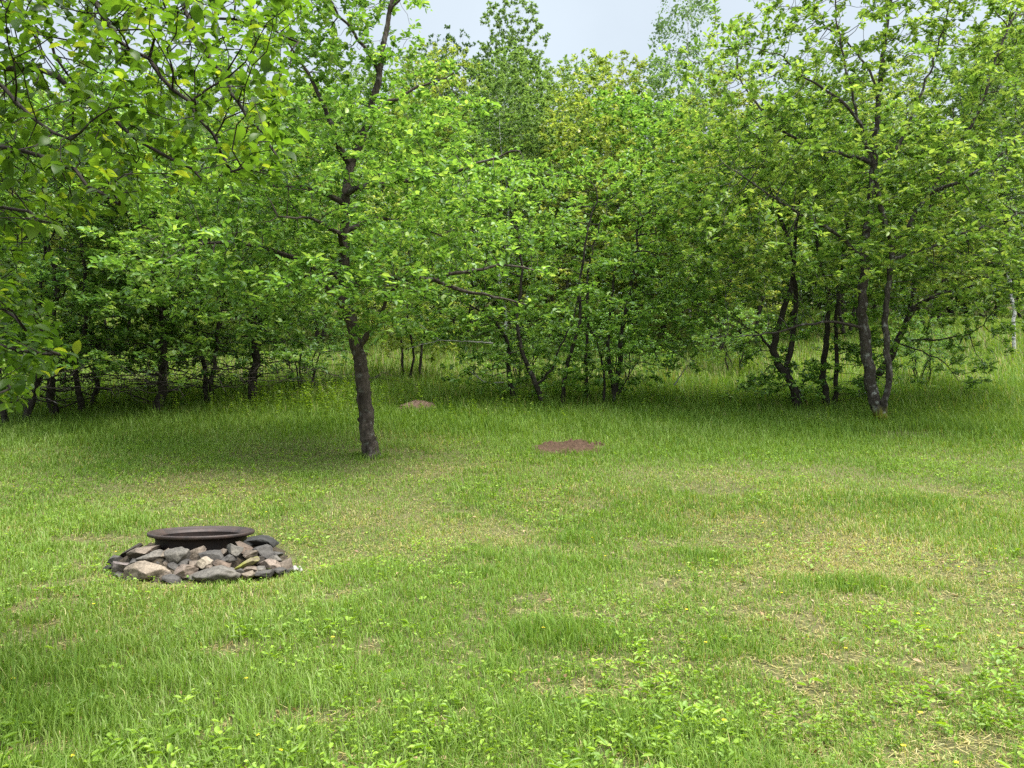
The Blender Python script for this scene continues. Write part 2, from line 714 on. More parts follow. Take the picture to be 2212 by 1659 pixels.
def tubes(pos, par, r, rng, nst=0, rough=0.0, flare=0.0, fine=0.05):
    n = len(pos)
    ch = [[] for _ in range(n)]
    roots = []
    for i in range(n):
        if par[i] >= 0:
            ch[par[i]].append(i)
        else:
            roots.append(i)
    V, F4, off = [], [], 0
    stack = [(i, None) for i in roots]
    while stack:
        s, p = stack.pop()
        c = [s]
        while True:
            k = ch[c[-1]]
            if not k:
                break
            m = max(k, key=lambda x: r[x] + (1 if x == c[-1] + 1 and x < nst else 0))
            for x in k:
                if x != m:
                    stack.append((x, c[-1]))
            c.append(m)
        idx = ([p] if p is not None else []) + c
        if len(idx) < 2:
            continue
        q = pos[idx].copy()
        rr = r[idx].copy()
        if p is not None:
            rr[0] = min(rr[0], rr[1] * 1.15)
        mxr = rr.max()
        thick = mxr > fine
        if thick:
            f = 4
            t = np.linspace(0, len(q) - 1, (len(q) - 1) * f + 1)
            q = np.stack([np.interp(t, np.arange(len(q)), q[:, a]) for a in range(3)], 1)
            rr = np.interp(t, np.arange(len(rr)), rr)
            for _ in range(3):
                q[1:-1] = q[1:-1] * .5 + (q[:-2] + q[2:]) * .25
        root = thick and flare > 0 and p is None
        k = 14 if thick else (6 if mxr > .022 else (4 if mxr > .011 else 3))
        rr = rr.copy()
        if thick and flare > 0 and p is None:
            h = q[:, 2] - q[0, 2]
            fl = flare * np.exp(-np.maximum(h, 0) / .15)
        rr[-1] *= .5
        t = np.gradient(q, axis=0)
        t = norm(t)
        a0 = np.array([1., 0, 0]) if abs(t[0, 0]) < .8 else np.array([0, 1., 0])
        u = norm(a0 - t * (t @ a0)[:, None])
        v = np.cross(t, u)
        ang = np.arange(k) / k * 2 * np.pi
        R = rr[:, None] * np.ones((1, k))
        if root:
            R = R * (1 + fl[:, None] * (.75 + .5 * np.sin(3 * ang + off)[None, :] + .3 * np.sin(5 * ang + 2)[None, :]))
        if thick and rough > 0:
            low = rng.normal(0, 1, (len(q) // 5 + 3, k))
            ti = np.linspace(0, len(low) - 1.001, len(q))
            i0 = ti.astype(int)
            lw = low[i0] * (1 - (ti - i0))[:, None] + low[i0 + 1] * (ti - i0)[:, None]
            R = R * (1 + rough * (.7 * lw + .55 * rng.normal(0, 1, R.shape)))
        ring = q[:, None, :] + R[:, :, None] * (np.cos(ang)[None, :, None] * u[:, None, :] + np.sin(ang)[None, :, None] * v[:, None, :])
        m = len(q)
        V.append(ring.reshape(-1, 3))
        a = np.arange(m - 1)[:, None] * k
        b = np.arange(k)[None, :]
        b2 = (b + 1) % k
        F4.append(np.stack([off + a + b, off + a + b2, off + a + k + b2, off + a + k + b], -1).reshape(-1, 4))
        off += m * k
    return np.concatenate(V), np.concatenate(F4)


LEAF6 = (np.array([[0, 0, 0], [.30, .85, .10], [.70, .75, .04], [1, 0, -.16], [.70, -.75, .04], [.30, -.85, .10]]),
         [np.array([[0, 5, 4, 3], [0, 3, 2, 1]])])
LEAF4 = (np.array([[0, 0, 0], [.45, .9, .10], [1, 0, -.14], [.45, -.9, .10]]), [np.array([[0, 3, 2], [0, 2, 1]])])
_m = [[-.28, 0, -.06], [0, 0, 0], [.28, 0, .015], [.55, 0, 0], [.8, 0, -.07], [1.0, 0, -.19],
      [-.28, .035, -.06], [.05, .32, .03], [.28, .86, .10], [.55, .95, .09], [.8, .62, 0],
      [.05, -.32, .03], [.28, -.86, .10], [.55, -.95, .09], [.8, -.62, 0]]
LEAFN = (np.array(_m), [np.array([[1, 2, 8, 7], [2, 3, 9, 8], [3, 4, 10, 9], [2, 1, 11, 12], [3, 2, 12, 13], [4, 3, 13, 14]]),
                        np.array([[4, 5, 10], [5, 4, 14], [0, 1, 6]])])


def leaf_mesh(name, pos, d, nrm, size, tint, mat, tmpl=LEAF6, width=.30, vary=None):
    """one leaf per row"""
    T, polys = tmpl
    d = norm(d)
    nrm = norm(nrm - d * (nrm * d).sum(1, keepdims=True))
    side = np.cross(nrm, d)
    n, k = len(pos), len(T)
    s = size[:, None, None]
    wv = np.full(n, width) if vary is None else width * vary
    V = pos[:, None, :] + s * (T[None, :, 0, None] * d[:, None, :] + (T[None, :, 1] * wv[:, None])[:, :, None] * side[:, None, :]
                               + T[None, :, 2, None] * nrm[:, None, :])
    P_, at = [], []
    for f in polys:
        P_.append((f[None] + (np.arange(n) * k)[:, None, None]).reshape(-1, f.shape[1]))
        at.append(np.repeat(tint, len(f)))
    return mesh_from(name, V.reshape(-1, 3), P_, mat, smooth=False, attrs={"tint": np.concatenate(at)})


def leaves_on(pos, par, r, desc, rng, per, size, thin, zmin=-9, young=.12, updir=.35, spread=.9, jitter=.05, keep=None, out=None, host=.34):
    """leaf rosettes along the thin twigs"""
    n = len(pos)
    ok = (desc <= thin) & (np.arange(n) > 0)
    zz = pos[:, 2] - zmin
    ok &= rng.random(n) < np.clip(zz / .8, 0, 1)
    ok &= (desc == 1) | (rng.random(n) < host)
    if keep is not None:
        ok &= keep
    idx = np.nonzero(ok)[0]
    cnt = rng.poisson(per / (.25 + .75 * host), len(idx))
    cnt = np.where(desc[idx] == 1, cnt + int(per * .6) + 1, cnt)
    i = np.repeat(idx, cnt)
    pp = np.where(par[i] >= 0, par[i], i)
    tw = norm(pos[i] - pos[pp] + 1e-6)
    # rosettes: two spurs per node
    sp = rng.integers(0, 2, len(i))
    f = np.where(sp == 0, .35, .95) + rng.normal(0, .05, len(i))
    base = pos[pp] + (pos[i] - pos[pp]) * f[:, None]
    base = base + rng.normal(0, jitter, (len(i), 3)) * np.array([1, 1, .7])
    rd = norm(rng.normal(0, 1, (len(i), 3)) * np.array([1, 1, .38]))
    d = norm(tw * .45 + rd * spread + np.array([0, 0, updir]) * rng.random((len(i), 1)))
    nr = norm(np.array([0, 0, 1.0]) + rng.normal(0, .36, (len(i), 3)))
    sz = size * (0.42 + .95 * rng.random(len(i)) ** 1.2)
    nt_ = rng.random(n)
    tint = (.55 * nt_[i] + .45 * rng.random(len(i))) * .88
    yg = (desc[i] == 1) & (rng.random(len(i)) < young * 3)
    tint = np.where(yg, .8 + .2 * rng.random(len(i)), tint)
    return base, d, nr, sz, tint


def clumps(rng, nc, per, center, rad, crad=(.8, .8, .35), shell=.45, test=None):
    """attractors gathered in flattened sprays inside an ellipsoid"""
    out_ = []
    tries = 0
    while len(out_) < nc and tries < nc * 30:
        tries += 1
        v = norm(rng.normal(0, 1, 3))
        c = np.array(center) + v * np.array(rad) * (shell + (1 - shell) * rng.random() ** .6)
        if test is not None and not test(c):
            continue
        out_.append(c + rng.normal(0, .5, (per, 3)) * np.array(crad))
    return np.concatenate(out_)


def build_tree(name, stems, attr, mats, seed, D=.2, di=1.6, dk=.28, per=5, size=.085, thin=5, rtip=.0035, zmin=-9, young=.1,
               rough=.07, flare=.5, tmpl=LEAF6, origin=None, maxn=7000, fine=.05, jitter=.035, updir=.35, width=.30, bias=(0, 0, .06), keepf=None, extra=None):
    rng = np.random.default_rng(seed)
    pos, par, rad, nst = grow(stems, attr, D, di, dk, rng, maxn=maxn, bias=bias)
    r, desc = radii(par, rad, nst, rtip)
    o = np.zeros(3) if origin is None else np.asarray(origin, float)
    pos = pos - o
    V, F = tubes(pos, par, r, rng, nst, rough, flare, fine)
    tm = mesh_from(name + "_trunk", V, [F], mats[0])
    keep = None if keepf is None else keepf(pos + o)
    b, d, nr, sz, tint = leaves_on(pos, par, r, desc, rng, per, size, thin, zmin, young, updir, jitter=jitter, keep=keep)
    if extra is not None:
        eb, ed, en, es, et = extra(rng)
        b = np.concatenate([b, eb - o]); d = np.concatenate([d, ed]); nr = np.concatenate([nr, en])
        sz = np.concatenate([sz, es]); tint = np.concatenate([tint, et])
    cm = leaf_mesh(name + "_crown", b, d, nr, sz, tint, mats[1], tmpl, width, .8 + .4 * rng.random(len(b)))
    print("TREE", name, len(pos), "nodes", len(b), "leaves")
    return tm, cm


def put_tree(name, meshes, loc, label, cat="tree", group=None, rot=0.0, sc=1.0, scz=None):
    e = bpy.data.objects.new(name, None)
    e.empty_display_size = .2
    col.objects.link(e)
    e.location = tuple(float(x) for x in loc)
    e.rotation_euler = (0, 0, rot)
    e.scale = (sc, sc, scz or sc)
    tag(e, label, cat, group)
    link("trunk", meshes[0], e)
    link("crown", meshes[1], e)
    return e


def wander(rng, p0, p1, n=6, amp=.12):
    p0, p1 = np.array(p0, float), np.array(p1, float)
    t = np.linspace(0, 1, n)[:, None]
    q = p0 + (p1 - p0) * t
    q[1:-1] += rng.normal(0, amp, (n - 2, 3)) * np.array([1, 1, .3])
    return q


def generic(name, seed, H, R, cb, nst, r0, mats, nclump=60, per=26, spreadb=.25, spreadt=.55, low=0, wide=.5, per_leaf=6, **kw):
    """a free-standing tree with its foot at the origin. cb: height of the crown's underside; low: bare twigs below it"""
    rng = np.random.default_rng(seed)
    stems = []
    for k in range(nst):
        a = k / nst * 2 * math.pi + rng.random() * 1.2
        b0 = spreadb * (.3 + .7 * rng.random()) if nst > 1 else 0
        tp = R * spreadt * (.4 + .6 * rng.random()) if nst > 1 else R * .15
        p0 = np.array([math.cos(a) * b0, math.sin(a) * b0, -.12])
        p1 = np.array([math.cos(a) * tp, math.sin(a) * tp, H * (.62 + .25 * rng.random())])
        stems.append((wander(rng, p0, p1, 7, .05 + .010 * H), r0 * (.75 + .4 * rng.random()), .012, None))
    c = (0, 0, cb + (H - cb) * wide)
    A = clumps(rng, nclump, per, c, (R, R, (H - cb) * .52), (.16 * R + .3, .16 * R + .3, .22 + .02 * H), .35)
    A = A[A[:, 2] > .5 * cb]
    if low:
        B = np.stack([rng.normal(0, R * .5, low), rng.normal(0, R * .5, low), .35 + rng.random(low) * (cb - .1)], 1)
        A = np.concatenate([A, B])
    return build_tree(name, stems, A, mats, seed + 1, zmin=cb * .75, per=per_leaf, **kw)


# ------------------------------------------------------------------ ground
def build_ground():
    ys = np.concatenate([np.arange(-30, 0, 2.0), np.arange(0, 22, .2), np.arange(22, 60, .8), np.geomspace(60, 900, 40)])
    xs = np.concatenate([-np.geomspace(500, 16, 40), np.arange(-15.8, 15.9, .22), np.geomspace(16, 500, 40)])
    X, Y = np.meshgrid(xs, ys)
    Z = gz(X, Y)
    V = np.stack([X, Y, Z], -1).reshape(-1, 3)
    nx, ny = len(xs), len(ys)
    i = np.arange(ny - 1)[:, None] * nx + np.arange(nx - 1)[None, :]
    F = np.stack([i, i + 1, i + nx + 1, i + nx], -1).reshape(-1, 4)
    o = link("ground", mesh_from("ground", V, [F], M_GROUND))
    tag(o, "sloping grassy ground of the orchard clearing", "ground", kind="structure")


build_ground()

RING_Y = 6.9
RING = P(202, 534, RING_Y)
MOUND = hit(417, 409.5)
PATCH = hit(570, 449)


# ------------------------------------------------------------------ grass
def bare(x, y):
    """0..1 how much turf is missing"""
    d = np.hypot(x - RING[0], (y - RING[1]) / .92)
    b = np.clip((.86 - d) / .18, 0, 1)
    d2 = np.hypot((x - MOUND[0]) / 1.1, y - MOUND[1])
    b = np.maximum(b, np.clip((.55 - d2) / .1, 0, 1))
    ux, uy = (x - PATCH[0]) * .9 + (y - PATCH[1]) * .42, (y - PATCH[1]) * .9 - (x - PATCH[0]) * .42
    d3 = np.hypot(ux / .95, uy / .6) + (fbm(x, y, .35, 9) - .5) * .8
    b = np.maximum(b, np.clip((.74 - d3) / .3, 0, 1) * .93)
    for px, py, rx, ry in ((82, 540, .62, .22), (60, 602, .33, .14), (985, 566, .5, .3), (905, 436, 1.0, .35), (1000, 404, 1.2, .4), (950, 690, .25, .1),
                           (985, 745, .3, .12), (400, 452, .5, .3), (720, 492, .7, .5), (862, 660, .2, .1)):
        c = HITC.setdefault((px, py), hit(px, py))
        d4 = np.hypot((x - c[0]) / rx, (y - c[1]) / ry) + (vnoise(x, y, .17, 11) - .5) * .9
        b = np.maximum(b, np.clip((1 - d4) / .4, 0, 1) * .8)
    b = np.maximum(b, np.clip((vnoise(x, y, .35, 31) * .6 + vnoise(x, y, .12, 32) * .4 - .66) / .1, 0, 1) * .85 * np.clip((9 - y) / 3, 0, 1))
    return b


HITC = {}
TRUNKS = ((370, 457), (884, 424), (800, 412), (828, 412))


def lush(x, y):
    """0..1 tall green grass"""
    l = np.clip((fbm(x, y, 1.7, 21) - .48) * 3.2, 0, 1) * .7
    l = np.maximum(l, np.clip((-.35 - x / np.maximum(y, 1)) / .2, 0, 1) * np.clip((5.4 - y) / .6, 0, 1) * .95)
    l = np.maximum(l, np.clip((-x - .2) / 1.0, 0, 1) * np.clip((5.9 - y) / .8, 0, 1) * .6)
    for px, py, rx, ry in ((850, 588, .75, .35), (905, 505, .9, .6), (700, 560, .5, .4), (110, 690, .8, .5), (560, 640, .5, .3)):
        c = HITC.setdefault((px, py), hit(px, py))
        l = np.maximum(l, np.clip(1.25 - np.hypot((x - c[0]) / rx, (y - c[1]) / ry), 0, 1))
    for px, py in TRUNKS:
        c = HITC.setdefault((px, py), hit(px, py))
        l = np.maximum(l, np.clip(1.5 - np.hypot(x - c[0], y - c[1]) / .3, 0, 1))
    edge = 12.2 + (vnoise(x, y, 2.0, 22) - .5) * 2.6
    l = np.maximum(l, np.clip((y - edge) / 2.2, 0, 1))
    return l


def dryness(x, y):
    d = np.clip((fbm(x, y, 1.9, 41) - .38) * 2.2, 0, 1)
    band = np.exp(-((y - 8.3) / 1.9) ** 2)
    d = d * (.32 + .30 * band) + .12 * band
    right = np.clip((x / np.maximum(y, 1) + .05) / .45, 0, 1)
    d = d + right * .25 * np.clip((9 - y) / 2, 0, 1)
    return np.clip(d * (1 - .85 * lush(x, y)), 0, .88)


def build_grass():
    rng = np.random.default_rng(11)
    X, Y = [], []
    edges = np.concatenate([np.arange(.4, 2.4, .5), np.arange(2.4, 12, .25), np.arange(12, 22, .5)])
    for a, b in zip(edges[:-1], edges[1:]):
        m = (a + b) / 2
        dens = 900 if m < 2.3 else 11500 * (3 / max(m, 3)) ** 1.35
        hw = .69 * b + 2.6
        n = int(dens * (b - a) * 2 * hw)
        xx = rng.uniform(-hw, hw, n)
        kk = (np.abs(xx) < .69 * b + .7) | (rng.random(n) < .5)
        X.append(xx[kk])
        Y.append(rng.uniform(a, b, n)[kk])
    x, y = np.concatenate(X), np.concatenate(Y)
    # gather into tufts
    tx, ty = rng.normal(0, 1, len(x)), rng.normal(0, 1, len(x))
    keep = rng.random(len(x)) > bare(x, y)
    keep &= rng.random(len(x)) < .55 + .6 * vnoise(x, y, .09, 51)
    x, y = x[keep], y[keep]
    n = len(x)
    lu, dr = lush(x, y), dryness(x, y)
    under = np.clip((y - 11.5) / 3, 0, 1)
    h = (.026 + .036 * rng.random(n)) * (.75 + .5 * vnoise(x, y, .5, 52)) * (.6 + .85 * fbm(x, y, .2, 57)) + lu * (.03 + .05 * rng.random(n)) + under * lu * (.04 + .12 * rng.random(n))
    tall = rng.random(n) < .012 + .03 * lu
    h = np.where(tall, h * 1.7, h)
    isdry = rng.random(n) < dr
    dry = np.where(isdry, .65 + .35 * rng.random(n), .12 * rng.random(n) * (1 + dr))
    h = np.where(isdry, h * .75, h)
    az = rng.random(n) * 2 * np.pi
    lean = np.where(isdry, .9, .55) * (.3 + rng.random(n)) * (1 + .6 * (1 - lu))
    lean = np.where(rng.random(n) < .12, lean * 1.7, lean).clip(0, 1.6)
    wd = (.0013 + .0012 * rng.random(n)) * (1 + .42 * np.maximum(y - 3, 0) / 4) * (1 + .3 * lu)
    wd = np.minimum(wd, .011)
    dirv = np.stack([np.cos(az), np.sin(az), np.zeros(n)], 1)
    sv = np.stack([-np.sin(az + rng.normal(0, .6, n)), np.cos(az), np.zeros(n)], 1)
    base = np.stack([x, y, gz(x, y) - .006], 1)
    up = np.array([0, 0, 1.])
    mid = base + (up * .62 + dirv * (lean * .28)[:, None]) * h[:, None]
    tip = base + (up * (1 - .22 * lean)[:, None] + dirv * (lean * .85)[:, None]) * h[:, None]
    w1, w2 = sv * wd[:, None], sv * (wd * .75)[:, None]
    V = np.stack([base - w1, base + w1, mid + w2, mid - w2, tip], 1).reshape(-1, 3)
    i = np.arange(n)[:, None] * 5
    q = np.concatenate([i, i + 1, i + 2, i + 3], 1)
    t = np.concatenate([i + 3, i + 2, i + 4], 1)
    tint = np.clip(rng.random(n) * .75 + .3 * (vnoise(x, y, 1.1, 53) - .3) + .12, 0, 1)
    me = mesh_from("lawn_grass", V, [q, t], M_GRASS, smooth=False,
                   attrs={"tint": np.concatenate([tint, tint]), "dry": np.concatenate([dry, dry])})
    tag(link("lawn_grass", me), "short patchy green and straw coloured grass of the clearing", "grass", kind="stuff")
    print("GRASS", n)
    # flat straw thatch lying between the blades
    X, Y = [], []
    for a, b in zip(edges[:-1], edges[1:]):
        m = (a + b) / 2
        if m > 13:
            continue
        dens = 300 if m < 2.3 else 2600 * (3 / max(m, 3)) ** 1.4
        hw = .69 * b + 2.4
        k = int(dens * (b - a) * 2 * hw)
        X.append(rng.uniform(-hw, hw, k))
        Y.append(rng.uniform(a, b, k))
    x, y = np.concatenate(X), np.concatenate(Y)
    dd = np.hypot(x - RING[0], y - RING[1])
    keep = (rng.random(len(x)) < .25 + dryness(x, y) + .5 * bare(x, y)) & (dd > .8)
    x, y = x[keep], y[keep]
    n = len(x)
    L_ = .02 + .045 * rng.random(n)
    az = rng.random(n) * 2 * np.pi
    dv = np.stack([np.cos(az), np.sin(az), rng.normal(0, .15, n)], 1) * (L_ / 2)[:, None]
    wv = (.0012 + .0012 * rng.random(n)) * (1 + .45 * np.maximum(y - 3, 0) / 4)
    sv = np.stack([-np.sin(az), np.cos(az), np.zeros(n)], 1) * wv[:, None]
    c = np.stack([x, y, gz(x, y) + .004 + .016 * rng.random(n)], 1)
    V = np.stack([c - dv - sv, c - dv + sv, c + dv + sv, c + dv - sv], 1).reshape(-1, 3)
    i = np.arange(n)[:, None] * 4
    me = mesh_from("straw_thatch", V, [np.concatenate([i, i + 1, i + 2, i + 3], 1)], M_GRASS, smooth=False,
                   attrs={"tint": rng.random(n), "dry": np.clip(.75 + .3 * rng.random(n), 0, 1)})
    tag(link("straw_thatch", me), "dry straw thatch lying flat among the lawn grass", "dry grass", kind="stuff")
    # tall meadow grass beyond the trees
    X, Y = [], []
    edges = np.arange(15.5, 50, 1.0)
    for a, b in zip(edges[:-1], edges[1:]):
        m = (a + b) / 2
        hw = .69 * b + 1.5
        k = int(130 * (18 / m) ** 1.3 * (b - a) * 2 * hw)
        X.append(rng.uniform(-hw, hw, k))
        Y.append(rng.uniform(a, b, k))
    x, y = np.concatenate(X), np.concatenate(Y)
    kp = (rng.random(len(x)) > bare(x, y)) & (np.hypot(x - MOUND[0], y - MOUND[1] + .8) > .95)
    x, y = x[kp], y[kp]
    n = len(x)
    h = (.22 + .3 * rng.random(n)) * np.clip((y - 14.5) / 3, .45, 1)
    az = rng.random(n) * 2 * np.pi
    lean = .25 + .5 * rng.random(n)
    wd = (.006 + .005 * rng.random(n)) * (1 + np.maximum(y - 18, 0) / 22)
    dirv = np.stack([np.cos(az), np.sin(az), np.zeros(n)], 1)
    sv = np.stack([-np.sin(az), np.cos(az), np.zeros(n)], 1)
    base = np.stack([x, y, gz(x, y) - .01], 1)
    mid = base + (up * .6 + dirv * (lean * .25)[:, None]) * h[:, None]
    tip = base + (up * (1 - .2 * lean)[:, None] + dirv * (lean * .8)[:, None]) * h[:, None]
    w1, w2 = sv * wd[:, None], sv * (wd * .75)[:, None]
    V = np.stack([base - w1, base + w1, mid + w2, mid - w2, tip], 1).reshape(-1, 3)
    i = np.arange(n)[:, None] * 5
    q = np.concatenate([i, i + 1, i + 2, i + 3], 1)
    t = np.concatenate([i + 3, i + 2, i + 4], 1)
    tint = np.clip(rng.random(n) * .7 + .25, 0, 1)
    dry = np.where(rng.random(n) < .12, .7, .05)
    me = mesh_from("meadow_grass", V, [q, t], M_GRASS, smooth=False,
                   attrs={"tint": np.concatenate([tint, tint]), "dry": np.concatenate([dry, dry])})
    tag(link("meadow_grass", me), "tall bright meadow grass on the slope behind the trees", "grass", kind="stuff")
    print("MEADOW", n)


build_grass()


def build_weeds():
    rng = np.random.default_rng(23)
    # low broad-leaved rosettes in the turf
    X, Y = [], []
    edges = np.concatenate([np.arange(1.0, 2.4, .7), np.arange(2.4, 14, .4)])
    for a, b in zip(edges[:-1], edges[1:]):
        m = (a + b) / 2
        hw = .69 * b + 2.2
        k = int((40 if m < 2.3 else 170 * (3 / max(m, 3)) ** .45 * (1 + .8 * max(0, 4.6 - m))) * (b - a) * 2 * hw)
        X.append(rng.uniform(-hw, hw, k))
        Y.append(rng.uniform(a, b, k))
    x, y = np.concatenate(X), np.concatenate(Y)
    pn = fbm(x, y, .8, 61)
    keep = (rng.random(len(x)) < np.clip((pn - .42) * 3.6, .06, 1)) & (rng.random(len(x)) > bare(x, y) * .8)
    x, y = x[keep], y[keep]
    nl = rng.integers(3, 7, len(x))
    i = np.repeat(np.arange(len(x)), nl)
    n = len(i)
    az = rng.random(n) * 2 * np.pi
    hh = .01 + .06 * rng.random(n)
    rr = .006 + .02 * rng.random(n)
    pos = np.stack([x[i] + np.cos(az) * rr, y[i] + np.sin(az) * rr, gz(x[i], y[i]) + hh], 1)
    d = np.stack([np.cos(az), np.sin(az), .15 + .6 * rng.random(n)], 1)
    nr = np.array([0, 0, 1.]) + rng.normal(0, .3, (n, 3))
    kind = (rng.random(len(x)) * np.where(y > 5, .7, 1.0))[i]
    sz = .9 * np.where(kind < .6, .014 + .016 * rng.random(n), np.where(kind < .88, .03 + .025 * rng.random(n),   .045 + .035 * rng.random(n)))
    vr = np.where(kind < .6, 1.1, np.where(kind < .88, .72, .38)) * (.75 + .5 * rng.random(n))
    tint = np.clip(rng.random(len(x))[i] * .75 + rng.random(n) * .25, 0, 1) * np.where(rng.random(n) < .04, 1, .93)
    me = leaf_mesh("broadleaf_weeds", pos, d, nr, sz, tint, M_WEED, LEAF6, .36, vr)
    tag(link("broadleaf_weeds", me), "low broad leaved weeds and clover scattered through the lawn", "weeds", kind="stuff")
    # upright leafy plants: a few in the foreground turf, many along the foot of the trees
    SX, SY, SH = [], [], []

    def patch(cx, cy, n, rx, ry, h0, h1):
        SX.append(rng.normal(cx, rx, n))
        SY.append(rng.normal(cy, ry, n))
        SH.append(rng.uniform(h0, h1, n))
    for px, py, n, rx, ry, h0, h1 in ((470, 700, 57, .45, .16, .07, .15), (560, 735, 74, .45, .14, .07, .14), (780, 745, 57, .4, .12, .06, .13), (640, 690, 44, .4, .15, .06, .12),
                                      (960, 740, 39, .3, .12, .07, .14), (600, 610, 35, .5, .2, .05, .1), (40, 585, 44, .4, .2, .06, .12), (180, 515, 57, .7, .25, .05, .1),
                                      (700, 640, 39, .5, .2, .05, .1), (330, 640, 35, .5, .2, .05, .1), (850, 700, 35, .5, .15, .05, .11), (300, 745, 30, .5, .1, .08, .15),
                                      (820, 760, 50, .5, .12, .06, .13), (900, 725, 40, .5, .15, .05, .12), (690, 755, 50, .5, .1, .06, .13), (400, 755, 30, .4, .1, .06, .13), (1000, 690, 40, .4, .2, .05, .11), (120, 500, 30, .8, .3, .05, .1),
                                      (330, 415, 40, .9, .6, .3, .7), (300, 408, 40, 1.0, .5, .3, .75), (380, 405, 26, .7, .5, .3, .6), (480, 420, 40, 1.0, .6, .2, .45),
                                      (560, 410, 50, 1.3, .6, .2, .5), (640, 405, 40, 1.0, .6, .25, .5), (150, 408, 50, 1.6, .5, .2, .55), (690, 405, 50, 1.2, .7, .2, .45),
                                      (740, 395, 40, 1.2, .8, .2, .5), (830, 425, 26, .8, .4, .15, .35), (930, 410, 40, 1.2, .6, .2, .4), (990, 395, 50, 1.2, 1., .25, .5),
                                      (250, 415, 40, .9, .4, .25, .55), (60, 415, 30, .9, .4, .2, .5), (960, 360, 110, 3.0, 2.2, .3, .8), (880, 375, 60, 2.2, 1.6, .3, .7),
                                      (730, 375, 70, 2.4, 1.8, .3, .7), (430, 375, 70, 2.6, 1.6, .3, .8), (200, 392, 80, 3.4, 1.8, .3, .9), (80, 392, 50, 2.4, 1.8, .3, .9)):
        c = hit(px, py)
        patch(c[0], c[1], n, rx, ry, h0, h1)
    x, y, h = np.concatenate(SX), np.concatenate(SY), np.concatenate(SH)
    ok = (y > 2.2) & (bare(x, y) < .5)
    x, y, h = x[ok], y[ok], h[ok]
    zb = gz(x, y)
    lean = rng.normal(0, .14, (len(x), 2))
    # stems
    sw = np.where(h > .2, .004, .0016)
    b = np.stack([x, y, zb - .01], 1)
    tp = b + np.stack([lean[:, 0], lean[:, 1], np.ones(len(x))], 1) * h[:, None]
    sx = np.stack([sw, 0 * sw, 0 * sw], 1)
    sy = np.stack([0 * sw, sw, 0 * sw], 1)
    V = np.stack([b - sx, b + sx, tp + sx * .4, tp - sx * .4, b - sy, b + sy, tp + sy * .4, tp - sy * .4], 1).reshape(-1, 3)
    i8 = np.arange(len(x))[:, None] * 8
    F = np.concatenate([np.concatenate([i8, i8 + 1, i8 + 2, i8 + 3], 1), np.concatenate([i8 + 4, i8 + 5, i8 + 6, i8 + 7], 1)])
    me = mesh_from("weed_stems", V, [F], M_WEED, smooth=False, attrs={"tint": np.full(len(F), .3)})
    ns = np.clip((h / .018).astype(int), 7, 26)
    i = np.repeat(np.arange(len(x)), ns)
    n = len(i)
    t = .2 + .82 * rng.random(n)
    az = rng.random(n) * 2 * np.pi
    pos = b[i] + (tp[i] - b[i]) * t[:, None]
    d = np.stack([np.cos(az), np.sin(az), .1 + .9 * t * rng.random(n)], 1)
    nr = np.array([0, 0, 1.]) + rng.normal(0, .3, (n, 3))
    sz = (.020 + .11 * h[i]) * (1.1 - .5 * t) * (.7 + .5 * rng.random(n))
    tint = np.clip(.2 + .5 * rng.random(n) + .3 * (t - .5), 0, .97)
    lm = leaf_mesh("leafy_weeds", pos, d, nr, sz, tint, M_WEED, LEAF6, .24)
    o = tag(link("leafy_weeds", lm), "upright leafy weeds in the turf and along the foot of the trees", "weeds", kind="stuff")
    st = link("weed_stems", me, o)
    st["kind"] = "stuff"


build_weeds()


# ------------------------------------------------------------------ stones and fire ring
def ico(sub):
    import bmesh
    bm = bmesh.new()
    bmesh.ops.create_icosphere(bm, subdivisions=sub, radius=1)
    v = np.array([q.co[:] for q in bm.verts])
    f = np.array([[a.index for a in q.verts] for q in bm.faces])
    bm.free()
    return v, f


ICO = ico(5)


def rock_mesh(name, size, mat, seed, cuts=13, tilt=0.0, slab=False, roll=0.0, yaw=None):
    rng = np.random.default_rng(seed)
    v = ICO[0].copy()
    if slab:
        v = np.sign(v) * np.abs(v) ** .75
    for _ in range(cuts):
        nrm = norm(rng.normal(0, 1, 3))
        dd = .40 + .34 * rng.random()
        ex = v @ nrm - dd
        v = v - np.where(ex > 0, ex, 0)[:, None] * nrm * .93
    # lumpy displacement
    for f, a in ((2.2, .05), (5, .03), (11, .018), (24, .010)):
        k = rng.normal(0, f, (6, 3))
        ph = rng.random(6) * 6.28
        v = v * (1 + a * np.sin(v @ k.T + ph).sum(1, keepdims=True) / 2.4)
    ext = (v.max(0) - v.min(0)) / 2
    v = (v - (v.max(0) + v.min(0)) / 2) / ext
    v = v * np.array(size) / 2
    yw = rng.uniform(-.35, .35) if yaw is None else yaw
    for ang, ax in ((tilt, 1), (roll, 0), (yw, 2)):
        c, s = math.cos(ang), math.sin(ang)
        R = {0: np.array([[1, 0, 0], [0, c, -s], [0, s, c]]), 1: np.array([[c, 0, s], [0, 1, 0], [-s, 0, c]]), 2: np.array([[c, -s, 0], [s, c, 0], [0, 0, 1]])}[ax]
        v = v @ R.T
    return mesh_from(name, v, [ICO[1]], mat)


